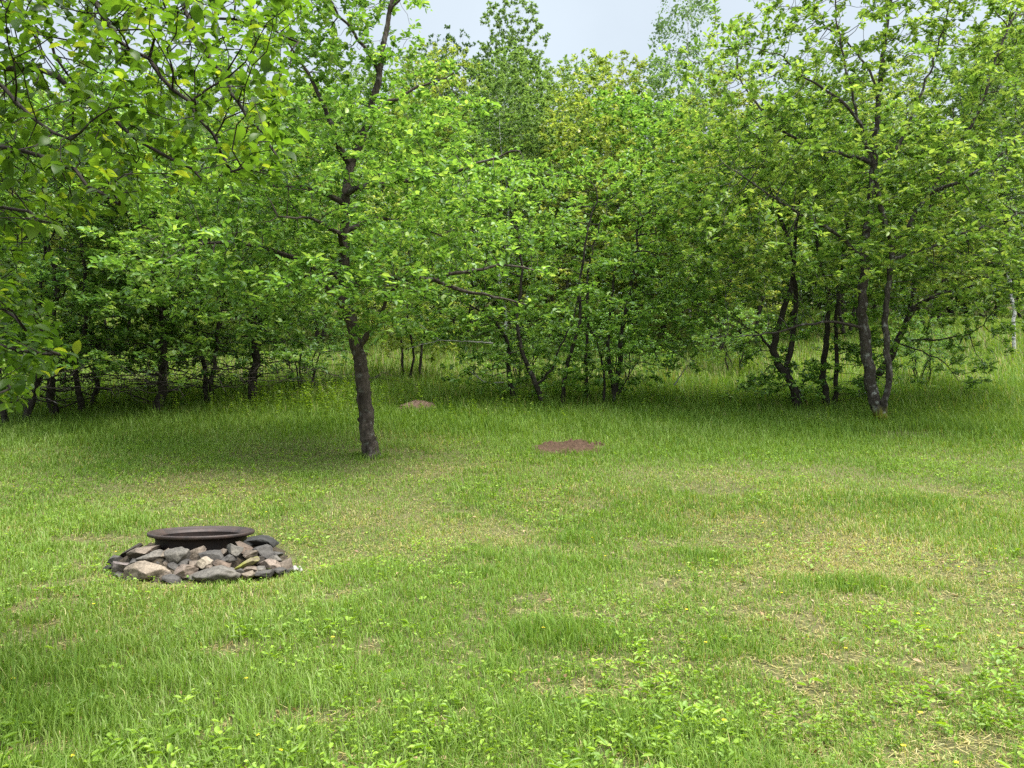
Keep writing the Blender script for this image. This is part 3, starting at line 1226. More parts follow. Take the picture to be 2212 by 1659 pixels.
GREY = (0.22, 0.22, 0.225)
SM = {
    'grey': stone_mat("grey_stone", (0.128, 0.114, 0.096), (0.052, 0.046, 0.040)),
    'dgrey': stone_mat("dark_grey_stone", (0.072, 0.065, 0.058), (0.026, 0.023, 0.021)),
    'black': stone_mat("sooty_stone", (0.035, 0.033, 0.030), (0.010, 0.009, 0.009), soot=.45),
    'brown': stone_mat("brown_stone", (0.149, 0.117, 0.089), (0.060, 0.046, 0.036), soot=.22),
    'tan': stone_mat("tan_stone", (0.221, 0.176, 0.131), (0.093, 0.074, 0.055), soot=.12),
    'cream': stone_mat("cream_stone", (0.332, 0.279, 0.216), (0.185, 0.151, 0.115)),
    'pink': stone_mat("pink_stone", (0.208, 0.160, 0.126), (0.084, 0.062, 0.051), soot=.15),
    'purple': stone_mat("purple_stone", (0.149, 0.121, 0.108), (0.058, 0.046, 0.043), soot=.12),
    'char': stone_mat("charred_wood", (0.046, 0.036, 0.026), (0.011, 0.009, 0.008), soot=.3),
    'moss': stone_mat("mossy_stone", (0.153, 0.125, 0.074), (0.063, 0.048, 0.031), moss=.5),
    'rust': stone_mat("rust_stone", (0.124, 0.088, 0.064), (0.045, 0.033, 0.025), soot=.2),
}
# centre x, y and width, height in the zoomed detail view; distance; colour; label; extras
STONES = [
    (432, 385, 215, 120, 6.72, 'char', "dark charred pointed slab leaning at the far end of the fire ring stones", dict(slab=True, tilt=-.62, hh=.42)),
    (308, 462, 110, 80, 6.62, 'dgrey', "small dark sooty rock under the leaning charred slab", {}),
    (545, 415, 260, 130, 6.52, 'brown', "long brown furrowed rock sloping beside the charred slab", dict(tilt=-.25)),
    (268, 525, 90, 45, 6.5, 'black', "thin black charred chip on the grass at the pile's outer end", dict(slab=True)),
    (378, 530, 160, 115, 6.38, 'purple', "purplish grey rounded rock low at the charred slab's end of the pile", {}),
    (628, 440, 205, 125, 6.42, 'grey', "dull grey rock wedged on top behind the big tan boulder", {}),
    (600, 548, 300, 165, 6.24, 'tan', "largest tan angular boulder at the front of the stone pile", dict(tilt=-.12, cuts=14)),
    (742, 415, 130, 105, 6.42, 'tan', "small pinkish tan rock against the rusty ring wall", {}),
    (858, 432, 185, 160, 6.38, 'grey', "tall rounded grey rock standing against the rusty ring", {}),
    (994, 412, 160, 125, 6.42, 'brown', "brownish grey blocky rock touching the middle of the ring wall", {}),
    (1168, 425, 185, 95, 6.4, 'dgrey', "dark slate grey low rock with a flat top against the ring", dict(slab=True)),
    (1076, 488, 135, 118, 6.3, 'cream', "pale cream blocky rock, the lightest stone of the pile", dict(cuts=13)),
    (908, 556, 210, 125, 6.24, 'pink', "pinkish brown rounded rock in the front row below the pale cream rock", {}),
    (788, 628, 165, 85, 6.16, 'dgrey', "small dark grey rock half sunk in grass at the front of the pile", {}),
    (1188, 585, 340, 140, 6.2, 'grey', "widest flat grey rock in the front row of the stone pile", dict(slab=True, cuts=9)),
    (1250, 492, 140, 55, 6.3, 'rust', "thin brown slab lying above the wide flat grey rock", dict(slab=True, tilt=.2)),
    (1285, 450, 100, 75, 6.36, 'dgrey', "small dark grey chunk between the slate rock and the upright grey stone", {}),
    (1335, 388, 120, 118, 6.42, 'grey', "upright grey block leaning on the ring wall", dict(tilt=.15)),
    (1425, 368, 170, 75, 6.6, 'rust', "rust brown curved slab tilted under the ring's lip", dict(slab=True, tilt=.4)),
    (1560, 300, 250, 90, 6.78, 'black', "blue black sooty boulder, highest stone beside the ring's lip", dict(slab=True)),
    (1462, 322, 100, 70, 6.7, 'black', "small glossy black charred lump between the ring and the sooty boulder", {}),
    (1580, 392, 180, 110, 6.6, 'dgrey', "rounded blue grey rock directly under the black sooty boulder", {}),
    (1420, 498, 215, 75, 6.34, 'moss', "thin slab with yellow green moss tilted in the pile", dict(slab=True, tilt=-.38)),
    (1520, 478, 120, 90, 6.44, 'char', "dark brown wedge tucked behind the mossy slab", {}),
    (1645, 505, 160, 112, 6.38, 'pink', "speckled pinkish grey rounded rock near the pile's grassy end", dict(tilt=.3)),
    (1758, 505, 180, 150, 6.48, 'brown', "brown smooth boulder closing the grassy end of the pile", dict(tilt=.35)),
    (1702, 414, 90, 55, 6.62, 'dgrey', "small dark grey pebble above the brown smooth boulder", {}),
    (1510, 545, 180, 75, 6.32, 'brown', "flat brown rock under the speckled pinkish rock", dict(slab=True)),
    (1468, 582, 160, 75, 6.24, 'tan', "low tan rock in the front row beside the wide grey rock", {}),
    (1608, 578, 160, 72, 6.24, 'dgrey', "dark blue grey low rock at the front below the pinkish rock", {}),
    (985, 502, 100, 70, 6.3, 'brown', "small brown filler stone beside the pale cream rock", {}),
    (905, 486, 110, 70, 6.32, 'dgrey', "small dark filler stone below the tall rounded grey rock", {}),
    (690, 520, 120, 90, 6.34, 'dgrey', "small grey stone squeezed behind the big tan boulder's shoulder", {}),
]
rs = random.Random(5)
for k, (cx, cy_, ww, hh_, Y, mt, lab, ex) in enumerate(STONES):
    ex = dict(ex)
    px, py = cx / 8.64 + 80, cy_ / 8.64 + 506.7
    c = P(px, py, Y)
    s = 1 / 8.64 / FPX * Y
    hr = ex.pop('hh', None)
    hgt = hh_ * s * (1.1 if not ex.get('slab') else 1.05)
    if hr:
        hgt *= hr
    wd_ = ww * s * 1.2
    dep = max(min(wd_ * .85, .26), .12)
    me = rock_mesh("stone", (wd_, dep, hgt), SM[mt], 100 + k * 7, **ex)
    o = link("charred_plank" if mt == 'char' and k == 0 else "stone", me, None, c)
    o.rotation_euler = (0, 0, 0)
    tag(o, lab, "stone", "stones piled round the fire ring")

GAPS = [(470, 490, 110, 80, 6.36, 'dgrey'), (735, 592, 110, 80, 6.2, 'brown'), (825, 522, 110, 80, 6.3, 'dgrey'), (1385, 568, 90, 70, 6.24, 'dgrey'), (1130, 540, 90, 60, 6.26, 'brown'),
        (1565, 545, 90, 60, 6.3, 'grey'), (1715, 566, 110, 70, 6.3, 'dgrey'), (335, 590, 100, 60, 6.3, 'dgrey'), (1000, 600, 120, 70, 6.18, 'grey'), (1480, 420, 110, 90, 6.5, 'brown'), (1690, 460, 120, 80, 6.5, 'grey'),
        (1040, 405, 90, 80, 6.44, 'dgrey'), (1250, 400, 90, 70, 6.46, 'brown'), (790, 480, 110, 80, 6.36, 'brown'), (1820, 555, 80, 60, 6.42, 'dgrey'), (450, 600, 110, 60, 6.22, 'dgrey')]
for k, (cx, cy_, ww, hh_, Y, mt) in enumerate(GAPS):
    c = P(cx / 8.64 + 80, cy_ / 8.64 + 506.7, Y)
    sc_ = 1 / 8.64 / FPX * Y
    o = link("stone", rock_mesh("stone", (ww * sc_ * 1.1, max(.1, ww * sc_), hh_ * sc_ * 1.1), SM[mt], 700 + k * 11), None, c)
    tag(o, "small dull stone filling a gap between the larger fire ring stones", "stone", "small stones in the gaps of the pile")

# low bank of ash, soil and dead grass packed under the stones
def lathe(profile, n=96, wob=None):
    pr = np.array(profile, float)
    a = np.arange(n) / n * 2 * np.pi
    R = pr[:, 0][:, None] * np.ones((1, n))
    Z = pr[:, 1][:, None] * np.ones((1, n))
    if wob is not None:
        R, Z = wob(R, Z, a)
    V = np.stack([R * np.cos(a), R * np.sin(a), Z], -1).reshape(-1, 3)
    m = len(pr)
    i = np.arange(m - 1)[:, None] * n
    j = np.arange(n)[None, :]
    j2 = (j + 1) % n
    F = np.stack([i + j, i + j2, i + n + j2, i + n + j], -1).reshape(-1, 4)
    return V, F


g0 = float(gz(RING[0], RING[1]))
rr_ = np.random.default_rng(77)


def wob(R, Z, a):
    w_ = rr_.normal(0, 1, R.shape)
    return R + w_ * .012, Z + np.abs(rr_.normal(0, .012, Z.shape)) * (Z > -.02)


V, F = lathe([(.40, .10), (.46, .105), (.52, .095), (.58, .08), (.62, .06), (.66, .03), (.70, .008), (.74, -.015), (.80, -.05)], 110, wob)
o = link("soil_bank", mesh_from("soil_bank", V, [F], soil_mat("ash_soil", (0.022, 0.018, 0.014), (0.10, 0.08, 0.055), 30)), None, (RING[0], RING[1], g0))
tag(o, "low bank of ash, soil and dead grass packed between the ring stones", "soil", kind="stuff")

M_RUST, M_RUST_D = rust_mat("rusty_steel", .46), rust_mat("sooty_rusty_steel", .32)
ring_e = bpy.data.objects.new("fire_ring", None)
col.objects.link(ring_e)
ring_e.location = (RING[0], RING[1], RING[2] + .028)
ring_e.rotation_euler = (math.radians(-2.8), math.radians(.6), 0)
tag(ring_e, "rusty steel wheel rim used as a fire ring among the stones", "fire ring")
RO = 99.3 / 2 / FPX * RING_Y
V, F = lathe([(RO - .012, -.031), (RO - .003, -.028), (RO, -.022), (RO + .001, -.012), (RO - .002, -.003), (RO - .009, .001), (RO - .017, -.003), (RO - .024, -.010),
              (RO - .045, -.016), (RO - .062, -.022), (RO - .074, -.030), (RO - .084, -.044)], 128)
link("flange", mesh_from("ring_flange", V, [F], M_RUST), ring_e)
V, F = lathe([(RO - .012, -.031), (RO - .035, -.036), (RO - .056, -.044), (RO - .066, -.060), (RO - .069, -.10), (RO - .072, -.18), (RO - .069, -.34),
              (RO - .079, -.34), (RO - .083, -.18), (RO - .080, -.10), (RO - .080, -.066), (RO - .084, -.044)], 128)
link("ring_wall", mesh_from("ring_wall", V, [F], M_RUST_D), ring_e)
V, F = lathe([(.0, .035), (.1, .032), (.2, .025), (.3, .012), (RO - .08, .0)], 48, lambda R, Z, a: (R, Z + rr_.normal(0, .008, Z.shape)))
o = link("ash_bed", mesh_from("ash_bed", V, [F], soil_mat("grey_ash", (0.05, 0.048, 0.046), (0.24, 0.23, 0.22), 18)), None, (RING[0], RING[1], g0 + .02))
tag(o, "grey ash bed inside the rusty fire ring", "ash", kind="stuff")

# crumpled pale bark scrap beside the pile
def scrap(px, py, Y, s, seed, label):
    rng = np.random.default_rng(seed)
    n = 12
    u, v = np.meshgrid(np.linspace(-1, 1, n), np.linspace(-1, 1, n))
    z = .5 * np.sin(u * 2.2 + 1) * np.cos(v * 2.6) + .35 * (1 - np.abs(u)) + rng.normal(0, .09, u.shape)
    V = np.stack([u * s * .8, v * s * .6, z * s * .7], -1).reshape(-1, 3)
    i = np.arange(n - 1)[:, None] * n + np.arange(n - 1)[None, :]
    F = np.stack([i, i + 1, i + n + 1, i + n], -1).reshape(-1, 4)
    V2 = np.concatenate([V, V - np.array([0, 0, .006])])
    F2 = np.concatenate([F, F[:, ::-1] + n * n])
    c = P(px, py, Y)
    o = link("paper_scrap", mesh_from("paper_scrap", V2, [F2], stone_mat("pale_scrap", (0.42, 0.40, 0.37), (0.22, 0.20, 0.18), scale=20), smooth=False), None, c)
    o.rotation_euler = (.5, .2, rng.random() * 3)
    tag(o, label, "litter")


scrap(1885 / 8.64 + 80, 535 / 8.64 + 506.7, 6.42, .045, 3, "crumpled white scrap lying in the grass beside the brown end boulder")


# brown mounds
def mound(name, c, rx, ry, h, mat, label, seed, rough=.02, cat="dirt mound"):
    rng = np.random.default_rng(seed)
    n = 46
    u, v = np.meshgrid(np.linspace(-1.25, 1.25, n), np.linspace(-1.25, 1.25, n))
    rr = np.hypot(u, v) if cat == 'dirt mound' and h > .15 else np.hypot((u * .9 + v * .42) / 1.05, (v * .9 - u * .42) / .72)
    rr = np.clip(rr + (fbm(c[0] + u * rx, c[1] + v * ry, rx * .55, seed) - .5) * (.25 if h > .15 else .75), 0, 3)
    x, y = c[0] + u * rx, c[1] + v * ry
    prof = h * np.clip(1 - rr ** 2.2, -.35, 1)
    z = gz(x, y) + prof * (.8 + .4 * vnoise(x, y, rx * .35, seed)) + rng.normal(0, rough, u.shape) * np.clip(1.1 - rr, 0, 1)
    V = np.stack([x - c[0], y - c[1], z - c[2]], -1).reshape(-1, 3)
    i = np.arange(n - 1)[:, None] * n + np.arange(n - 1)[None, :]
    F = np.stack([i, i + 1, i + n + 1, i + n], -1).reshape(-1, 4)
    o = link(name, mesh_from(name, V, [F], mat, smooth=False), None, c)
    tag(o, label, cat)


M_MOUND = soil_mat("mound_soil", (0.10, 0.06, 0.042), (0.30, 0.20, 0.15), 16)
mound("ant_mound", MOUND, .47, .5, .2, M_MOUND, "domed pinkish brown ant mound in tall grass behind the main apple tree", 4, .012)
mound("bare_mound", PATCH, .60, .62, .11, soil_mat("dark_soil", (0.032, 0.02, 0.013), (0.115, 0.072, 0.048), 20), "flat reddish brown bare dirt patch in the lawn before the thicket", 6, .03)

# fallen twigs and brown leaves on the lawn
def litter():
    rng = np.random.default_rng(91)
    n = 420
    Y = rng.uniform(2.6, 10, n)
    X = rng.uniform(-.68, .68, n) * Y
    az = rng.random(n) * 6.28
    pos = np.stack([X, Y, gz(X, Y) + .012 + .02 * rng.random(n)], 1)
    d = np.stack([np.cos(az), np.sin(az), rng.normal(0, .2, n)], 1)
    nr = np.array([0, 0, 1.]) + rng.normal(0, .4, (n, 3))
    m = leaf_mat("dead_leaf", [(0.0, (0.10, 0.05, 0.025)), (.6, (0.24, 0.13, 0.06)), (1.0, (0.36, 0.26, 0.16))], trans=.15)
    me = leaf_mesh("fallen_leaves", pos, d, nr, .02 + .03 * rng.random(n), rng.random(n), m, LEAF6, .32)
    tag(link("fallen_leaves", me), "brown dead leaves scattered thinly over the lawn", "fallen leaves", kind="stuff")
    n = 46
    Y = rng.uniform(2.8, 12, n)
    X = rng.uniform(-.66, .66, n) * Y
    pos = np.stack([X, Y, gz(X, Y) + .05], 1)
    nr = np.tile([0, 0, 1.], (n * 5, 1)) + rng.normal(0, .1, (n * 5, 3))
    az = np.tile(np.arange(5) / 5 * 6.28, n)
    d = np.stack([np.cos(az), np.sin(az), np.full(n * 5, .25)], 1)
    m2 = leaf_mat("buttercup_petal", [(0.0, (0.7, 0.5, 0.02)), (1.0, (0.8, 0.62, 0.03))], trans=.2)
    me = leaf_mesh("buttercups", np.repeat(pos, 5, 0), d, nr, np.full(n * 5, .012), np.repeat(rng.random(n), 5), m2, LEAF6, .5)
    tag(link("buttercups", me), "tiny yellow flowers dotted through the lawn", "flowers", kind="stuff")


litter()

# ------------------------------------------------------------------ main apple tree (stands alone in front)
def qs(pts, Y, dy=None):
    dy = dy or [0] * len(pts)
    return np.array([Q(p[0], p[1], Y + d) for p, d in zip(pts, dy)])


def main_tree():
    b = hitq(800, 988)
    Y = b[1]
    tr = qs([(803, 1000), (797, 950), (790, 900), (783, 830), (777, 765), (760, 700), (742, 640), (742, 560), (746, 470), (749, 400), (757, 360), (772, 325), (790, 280),
             (812, 205), (824, 130), (834, 60), (848, 0), (856, -60), (862, -130)], Y, [0, 0, 0, 0, 0, 0, .0, .05, .1, .1, .1, .1, .1, .1, .1, .1, .1, .1, .1])
    st = [(tr, .13, .022, None)]

    def limb(pts, dy, r0, r1=.012):
        st.append((qs(pts, Y, dy), r0, r1, 0))
    limb([(775, 745), (800, 715), (820, 690), (835, 640), (870, 600)], [0, -.1, -.3, -.6, -1.0], .05)
    limb([(742, 620), (800, 605), (860, 598), (930, 602), (1000, 628), (1080, 640), (1140, 660)], [0, -.1, -.2, -.3, -.4, -.5, -.5], .06)
    limb([(930, 602), (1010, 585), (1100, 570), (1180, 590)], [-.3, -.3, .0, .3], .035)
    limb([(745, 600), (690, 585), (640, 560), (560, 530), (480, 520), (400, 530)], [0, -.2, -.5, -.8, -1.1, -1.2], .055)
    limb([(748, 440), (700, 415), (640, 405), (560, 402), (480, 380), (400, 370)], [0, .1, .2, .3, .4, .5], .05)
    limb([(750, 410), (820, 400), (900, 385), (980, 372), (1060, 345), (1120, 322)], [0, -.2, -.3, -.5, -.6, -.7], .05)
    limb([(757, 360), (738, 330), (720, 285), (700, 220), (660, 150), (620, 90)], [.1, 0, -.2, -.3, -.4, -.5], .06)
    limb([(800, 250), (860, 210), (920, 180), (980, 160)], [.1, .3, .5, .6], .035)
    limb([(745, 540), (730, 500), (680, 470), (600, 470)], [0, -.6, -1.1, -1.5], .045)
    limb([(746, 500), (800, 470), (880, 480), (960, 510)], [0, .6, 1.0, 1.5], .045)
    limb([(755, 690), (720, 640), (690, 600), (640, 600)], [0, -.5, -.9, -1.3], .035)
    limb([(820, 150), (780, 90), (730, 30), (690, -30)], [.1, -.1, -.3, -.4], .035)
    limb([(840, 30), (880, -20), (900, -60)], [.1, 0, 0], .025)
    rng = np.random.default_rng(40)
    # sprays: pixel centre, spread in pixels, distance offset
    A = []
    S = []
    for _ in range(150):
        S.append((rng.uniform(290, 1040), rng.uniform(330, 640), rng.uniform(-1.6, 1.7)))
    for _ in range(60):
        S.append((rng.uniform(590, 930), rng.uniform(60, 330), rng.uniform(-1.0, 1.2)))
    for _ in range(26):
        S.append((rng.uniform(640, 880), rng.uniform(-160, 40), rng.uniform(-.8, .9)))
    S += [(800, 620, -1.3), (850, 640, -1.2), (760, 600, -1.4), (880, 610, -1.2), (830, 690, -1.0), (740, 640, -1.4), (560, 640, -1.2), (520, 690, -1.1), (480, 560, -1.0), (600, 620, -1.3),
          (680, 600, -1.2), (820, 655, -1.25), (860, 600, -1.1), (720, 610, -1.25), (780, 665, -1.35), (750, 630, -1.4), (800, 590, -1.4), (350, 470, -.8), (420, 640, -.9), (1000, 640, -.4), (1060, 560, .1), (900, 300, .4), (960, 250, .5)]
    for sx, sy, dy in S:
        if sy > 560 and 920 < sx:
            continue
        if dy < .35 and sy < 560 and abs(sx - np.interp(sy, [0, 130, 205, 280, 360, 400, 560], [848, 824, 812, 790, 757, 749, 742])) < 62:
            continue
        c = Q(sx, sy, Y + dy)
        A.append(c + rng.normal(0, .5, (34, 3)) * np.array([.75, .75, .28]))
    A = np.concatenate(A)
    m = build_tree("main_apple", st, A, (M_BARK, M_APPLE), 41, D=.14, di=1.5, dk=.17, per=6.5, size=.10, thin=7, young=.14, rough=.12, flare=.5, origin=b, maxn=14000, bias=(0, 0, .03))
    put_tree("apple_tree", m, b, "single trunked apple tree with scaly brown bark standing alone in front of the others", "tree", "apple trees of the clearing")


main_tree()


# ------------------------------------------------------------------ right apple tree with forked lichened trunk
def right_tree():
    b = hitq(1908, 915)
    Y = b[1]
    st = []
    st.append((qs([(1910, 925), (1900, 890), (1886, 850), (1876, 800), (1870, 740), (1862, 690), (1861, 640), (1868, 590), (1872, 520), (1880, 430), (1890, 330), (1897, 220), (1910, 110), (1922, 0), (1930, -90)], Y), .125, .022, None))
    st.append((qs([(1912, 915), (1908, 870), (1918, 820), (1922, 780), (1910, 720), (1912, 650), (1926, 580), (1925, 525)], Y, [0, -.1, -.2, -.25, -.25, -.2, -.2, -.2]), .066, .05, 0))

    def limb(pts, dy, r0, r1=.012):
        st.append((qs(pts, Y, dy), r0, r1, 0))
    limb([(1925, 525), (1965, 480), (2000, 425), (2030, 380), (2060, 330), (2110, 250), (2150, 130), (2200, 20), (2240, -80)], [-.2, -.3, -.4, -.5, -.5, -.5, -.4, -.3, -.2], .045)
    limb([(1925, 525), (1905, 460), (1888, 370), (1870, 300), (1850, 250), (1800, 200), (1740, 170), (1690, 120)], [-.2, -.4, -.6, -.7, -.8, -.9, -1, -1.1], .06)
    limb([(1864, 712), (1840, 700), (1780, 694), (1720, 706), (1660, 722), (1590, 725), (1500, 735)], [0, -.2, -.4, -.6, -.7, -.8, -.8], .034, .006)
    limb([(2000, 425), (2060, 400), (2120, 370), (2200, 300), (2260, 240)], [-.4, -.8, -1.1, -1.3, -1.4], .04)
    limb([(1890, 360), (1830, 330), (1770, 330), (1700, 290), (1640, 240), (1590, 150)], [0, .1, .2, .2, .3, .3], .05)
    limb([(1870, 560), (1800, 500), (1740, 470), (1660, 420), (1590, 370)], [0, -.3, -.6, -.9, -1.0], .045)
    limb([(1925, 560), (2000, 540), (2090, 500), (2180, 470), (2280, 440)], [-.2, .1, .4, .6, .7], .045)
    limb([(1885, 400), (1950, 300), (1990, 200), (2030, 90), (2060, -20)], [0, .4, .6, .7, .7], .045)
    limb([(1850, 250), (1830, 160), (1810, 60), (1800, -40)], [-.8, -.9, -.9, -.8], .03)
    limb([(1900, 200), (1860, 120), (1790, 60), (1740, 20)], [0, .3, .5, .6], .03)
    rng = np.random.default_rng(50)
    A = []
    for _ in range(215):
        sx, sy = rng.uniform(1480, 2360), rng.uniform(-60, 640)
        lim = 1440 + max(0, (300 - sy)) * .62 + max(0, sy - 560) * .9
        if sx < lim:
            continue
        c = Q(sx, sy, Y + rng.uniform(-1.9, 1.7))
        A.append(c + rng.normal(0, .5, (30, 3)) * np.array([.85, .85, .45]))
    for _ in range(50):
        sx = rng.uniform(1760, 2120)
        c = Q(sx, rng.uniform(-230, -60), Y + rng.uniform(-1.2, 1.2))
        A.append(c + rng.normal(0, .5, (30, 3)) * np.array([.7, .7, .45]))
    A = np.concatenate(A)
    m = build_tree("right_apple", st, A, (M_BARK_L, M_APPLE), 51, D=.16, di=1.5, dk=.2, per=6, size=.112, thin=7, rtip=.0045, young=.26, rough=.11, flare=.5, origin=b, maxn=15000, bias=(0, 0, .12), updir=.6)
    put_tree("apple_tree", m, b, "apple tree with forked pale lichened trunk and mossy foot at the lawn edge", "tree", "apple trees of the clearing")


right_tree()


def right_cluster():
    b = hitq(1760, 893)
    Y = b[1] + .35
    b = np.array([b[0], Y, float(gz(b[0], Y))])
    st = [
        (qs([(1727, 905), (1722, 870), (1705, 820), (1680, 785), (1668, 750), (1678, 715), (1695, 670), (1712, 610), (1715, 560), (1690, 480), (1660, 400), (1640, 300)], Y), .10, .02, None),
        (qs([(1700, 810), (1706, 760), (1716, 700), (1720, 640), (1716, 560), (1722, 460), (1735, 360), (1745, 260)], Y, [0, .1, .2, .2, .2, .3, .3, .3]), .07, .015, 0),
        (qs([(1668, 755), (1650, 730), (1630, 712), (1600, 700)], Y, [0, -.2, -.3, -.4]), .035, .01, 0),
        (qs([(1788, 905), (1782, 860), (1776, 800), (1784, 740), (1792, 690), (1785, 620), (1770, 560), (1760, 470), (1765, 380)], Y, [.1] * 9), .085, .02, None),
        (qs([(1795, 900), (1806, 840), (1808, 760), (1806, 690), (1815, 600), (1830, 480), (1840, 380)], Y, [.2] * 7), .06, .015, None),
        (qs([(1760, 895), (1745, 870), (1730, 850), (1715, 830)], Y, [.1, .1, .1, .1]), .03, .01, None),
    ]
    rng = np.random.default_rng(60)
    A = []
    for _ in range(95):
        sx, sy = rng.uniform(1480, 1980), rng.uniform(260, 690)
        c = Q(sx, sy, Y + rng.uniform(-.9, 1.6))
        A.append(c + rng.normal(0, .5, (26, 3)) * np.array([.8, .8, .4]))
    for _ in range(46):
        c = Q(rng.uniform(1630, 1900), rng.uniform(690, 860), Y + rng.uniform(-.6, 1.0))
        A.append(c + rng.normal(0, .5, (14, 3)) * np.array([.6, .6, .3]))
    A = np.concatenate(A)
    m = build_tree("right_cluster", st, A, (M_BARK_D, M_APPLE), 61, D=.17, di=1.5, dk=.21, per=8, size=.11, thin=6, rtip=.0052, rough=.07, flare=.3, origin=b, maxn=6500)
    put_tree("plum_tree", m, b, "dark many stemmed tree with a crooked S shaped stem next to the lichened apple", "tree")
    # leaning tree behind it
    b = hitq(1820, 884)
    Y = b[1] + .9
    b = np.array([b[0], Y, float(gz(b[0], Y))])
    st = [(qs([(1832, 905), (1850, 860), (1885, 825), (1925, 770), (1950, 715), (1965, 670), (2010, 645), (2070, 625), (2120, 615), (2165, 585), (2190, 540)], Y), .115, .02, None),
          (qs([(1950, 735), (2010, 735), (2080, 728), (2130, 700), (2150, 665)], Y, [0, -.2, -.3, -.4, -.4]), .03, .008, 0),
          (qs([(1960, 700), (1975, 600), (1990, 500), (2030, 400)], Y, [0, .2, .3, .5]), .06, .015, 0),
          (qs([(1945, 745), (2000, 760), (2050, 790), (2075, 830)], Y, [0, -.3, -.5, -.6]), .022, .006, 0)]
    A = []
    for _ in range(80):
        sx, sy = rng.uniform(1900, 2280), rng.uniform(330, 670)
        c = Q(sx, sy, Y + rng.uniform(-1.2, 1.4))
        A.append(c + rng.normal(0, .5, (24, 3)) * np.array([.8, .8, .4]))
    for _ in range(34):
        c = Q(rng.uniform(1930, 2200), rng.uniform(640, 820), Y + rng.uniform(-.8, .8))
        A.append(c + rng.normal(0, .5, (10, 3)) * np.array([.6, .6, .25]))
    A = np.concatenate(A)
    m = build_tree("leaning_tree", st, A, (M_BARK_D, M_APPLE), 63, D=.17, di=1.5, dk=.21, per=8, size=.11, thin=6, rtip=.0052, rough=.06, flare=.3, origin=b, maxn=6000)
    put_tree("leaning_tree", m, b, "dark trunked tree leaning away behind the lichened apple's forked trunk", "tree")


right_cluster()


# ------------------------------------------------------------------ thicket in the middle
def thicket():
    b = hitq(1220, 888)
    Y = b[1] + .3
    b = np.array([b[0], Y, float(gz(b[0], Y))])
    st = [
        (qs([(1112, 880), (1105, 840), (1098, 800), (1100, 760), (1090, 715), (1060, 690), (1020, 660)], Y, [.6] * 7), .075, .02, None),
        (qs([(1180, 905), (1176, 870), (1160, 830), (1140, 790), (1120, 740), (1115, 680), (1130, 600), (1120, 520)], Y), .07, .02, None),
        (qs([(1165, 835), (1190, 800), (1210, 755), (1235, 700), (1250, 640)], Y), .035, .012, 0),
        (qs([(1216, 895), (1216, 850), (1222, 800), (1240, 740), (1255, 690), (1250, 610), (1270, 500), (1290, 420)], Y, [.1] * 8), .055, .015, None),
        (qs([(1272, 880), (1268, 830), (1264, 780), (1270, 720), (1268, 650), (1275, 560), (1300, 470)], Y, [.3] * 7), .05, .015, None),
        (qs([(1302, 880), (1306, 830), (1302, 780), (1288, 735), (1270, 700)], Y, [.2] * 5), .04, .012, None),
        (qs([(1322, 890), (1326, 840), (1340, 790), (1338, 740), (1350, 680), (1370, 580), (1380, 480)], Y, [.35] * 7), .075, .02, None),
        (qs([(1326, 850), (1316, 790), (1312, 740), (1320, 660), (1330, 560)], Y, [.35] * 5), .06, .015, 0),
        (qs([(1330, 860), (1360, 810), (1385, 770)], Y, [.2] * 3), .02, .008, 0),
    ]
    rng = np.random.default_rng(70)
    A = []
    for _ in range(165):
        sx, sy = rng.uniform(900, 1500), rng.uniform(350, 735)
        c = Q(sx, sy, Y + rng.uniform(-.9, 2.2))
        A.append(c + rng.normal(0, .5, (26, 3)) * np.array([.85, .85, .35]))
    for _ in range(125):
        c = Q(rng.uniform(980, 1480), rng.uniform(640, 840), Y + rng.uniform(-.4, 1.0))
        A.append(c + rng.normal(0, .5, (13, 3)) * np.array([.6, .6, .3]))
    A = np.concatenate(A)
    m = build_tree("thicket", st, A, (M_BARK_D, M_APPLE), 71, D=.17, di=1.6, dk=.21, per=8, size=.11, thin=6, rtip=.0052, rough=.05, flare=.3, origin=b, maxn=9000)
    put_tree("thicket_tree", m, b, "wide thicket of thin crooked dark stems between the main apple and the right hand trees", "tree")
    # bleached dead branches hanging in front of it
    rng = np.random.default_rng(72)
    for pts, Yd, r0, lab in (([(1065, 742), (1030, 738), (990, 738), (950, 734), (915, 744), (880, 754)], -.3, .024, "bleached grey dead branch jutting level from the thicket towards the main trunk"),
                             ([(1088, 826), (1060, 830), (1040, 822), (1020, 800), (1008, 775)], .4, .022, "bleached dead branch curving up low at the thicket's foot"),
                             ([(1456, 832), (1472, 808), (1490, 785), (1500, 780)], .3, .02, "pale dead stick standing slanted in the grass beyond the thicket")):
        s = [(qs(pts, Y + Yd), r0, .005, None)]
        e = pts[len(pts) // 2]
        s.append((qs([e, (e[0] - 30, e[1] - 22), (e[0] - 48, e[1] - 40)], Y + Yd, [0, -.05, -.1]), r0 * .5, .004, 0))
        pos, par, rad, nst = grow(s, np.zeros((1, 3)) + 999, .09, .1, .05, rng, maxit=1)
        r, desc = radii(par, rad, nst, .003)
        o_ = pos[0].copy()
        V, F = tubes(pos - o_, par, r, rng, nst)
        o = link("dead_branch", mesh_from("dead_branch", V, [F], M_DEAD), None, o_)
        tag(o, lab, "dead branch", "bleached dead branches about the thicket")


thicket()

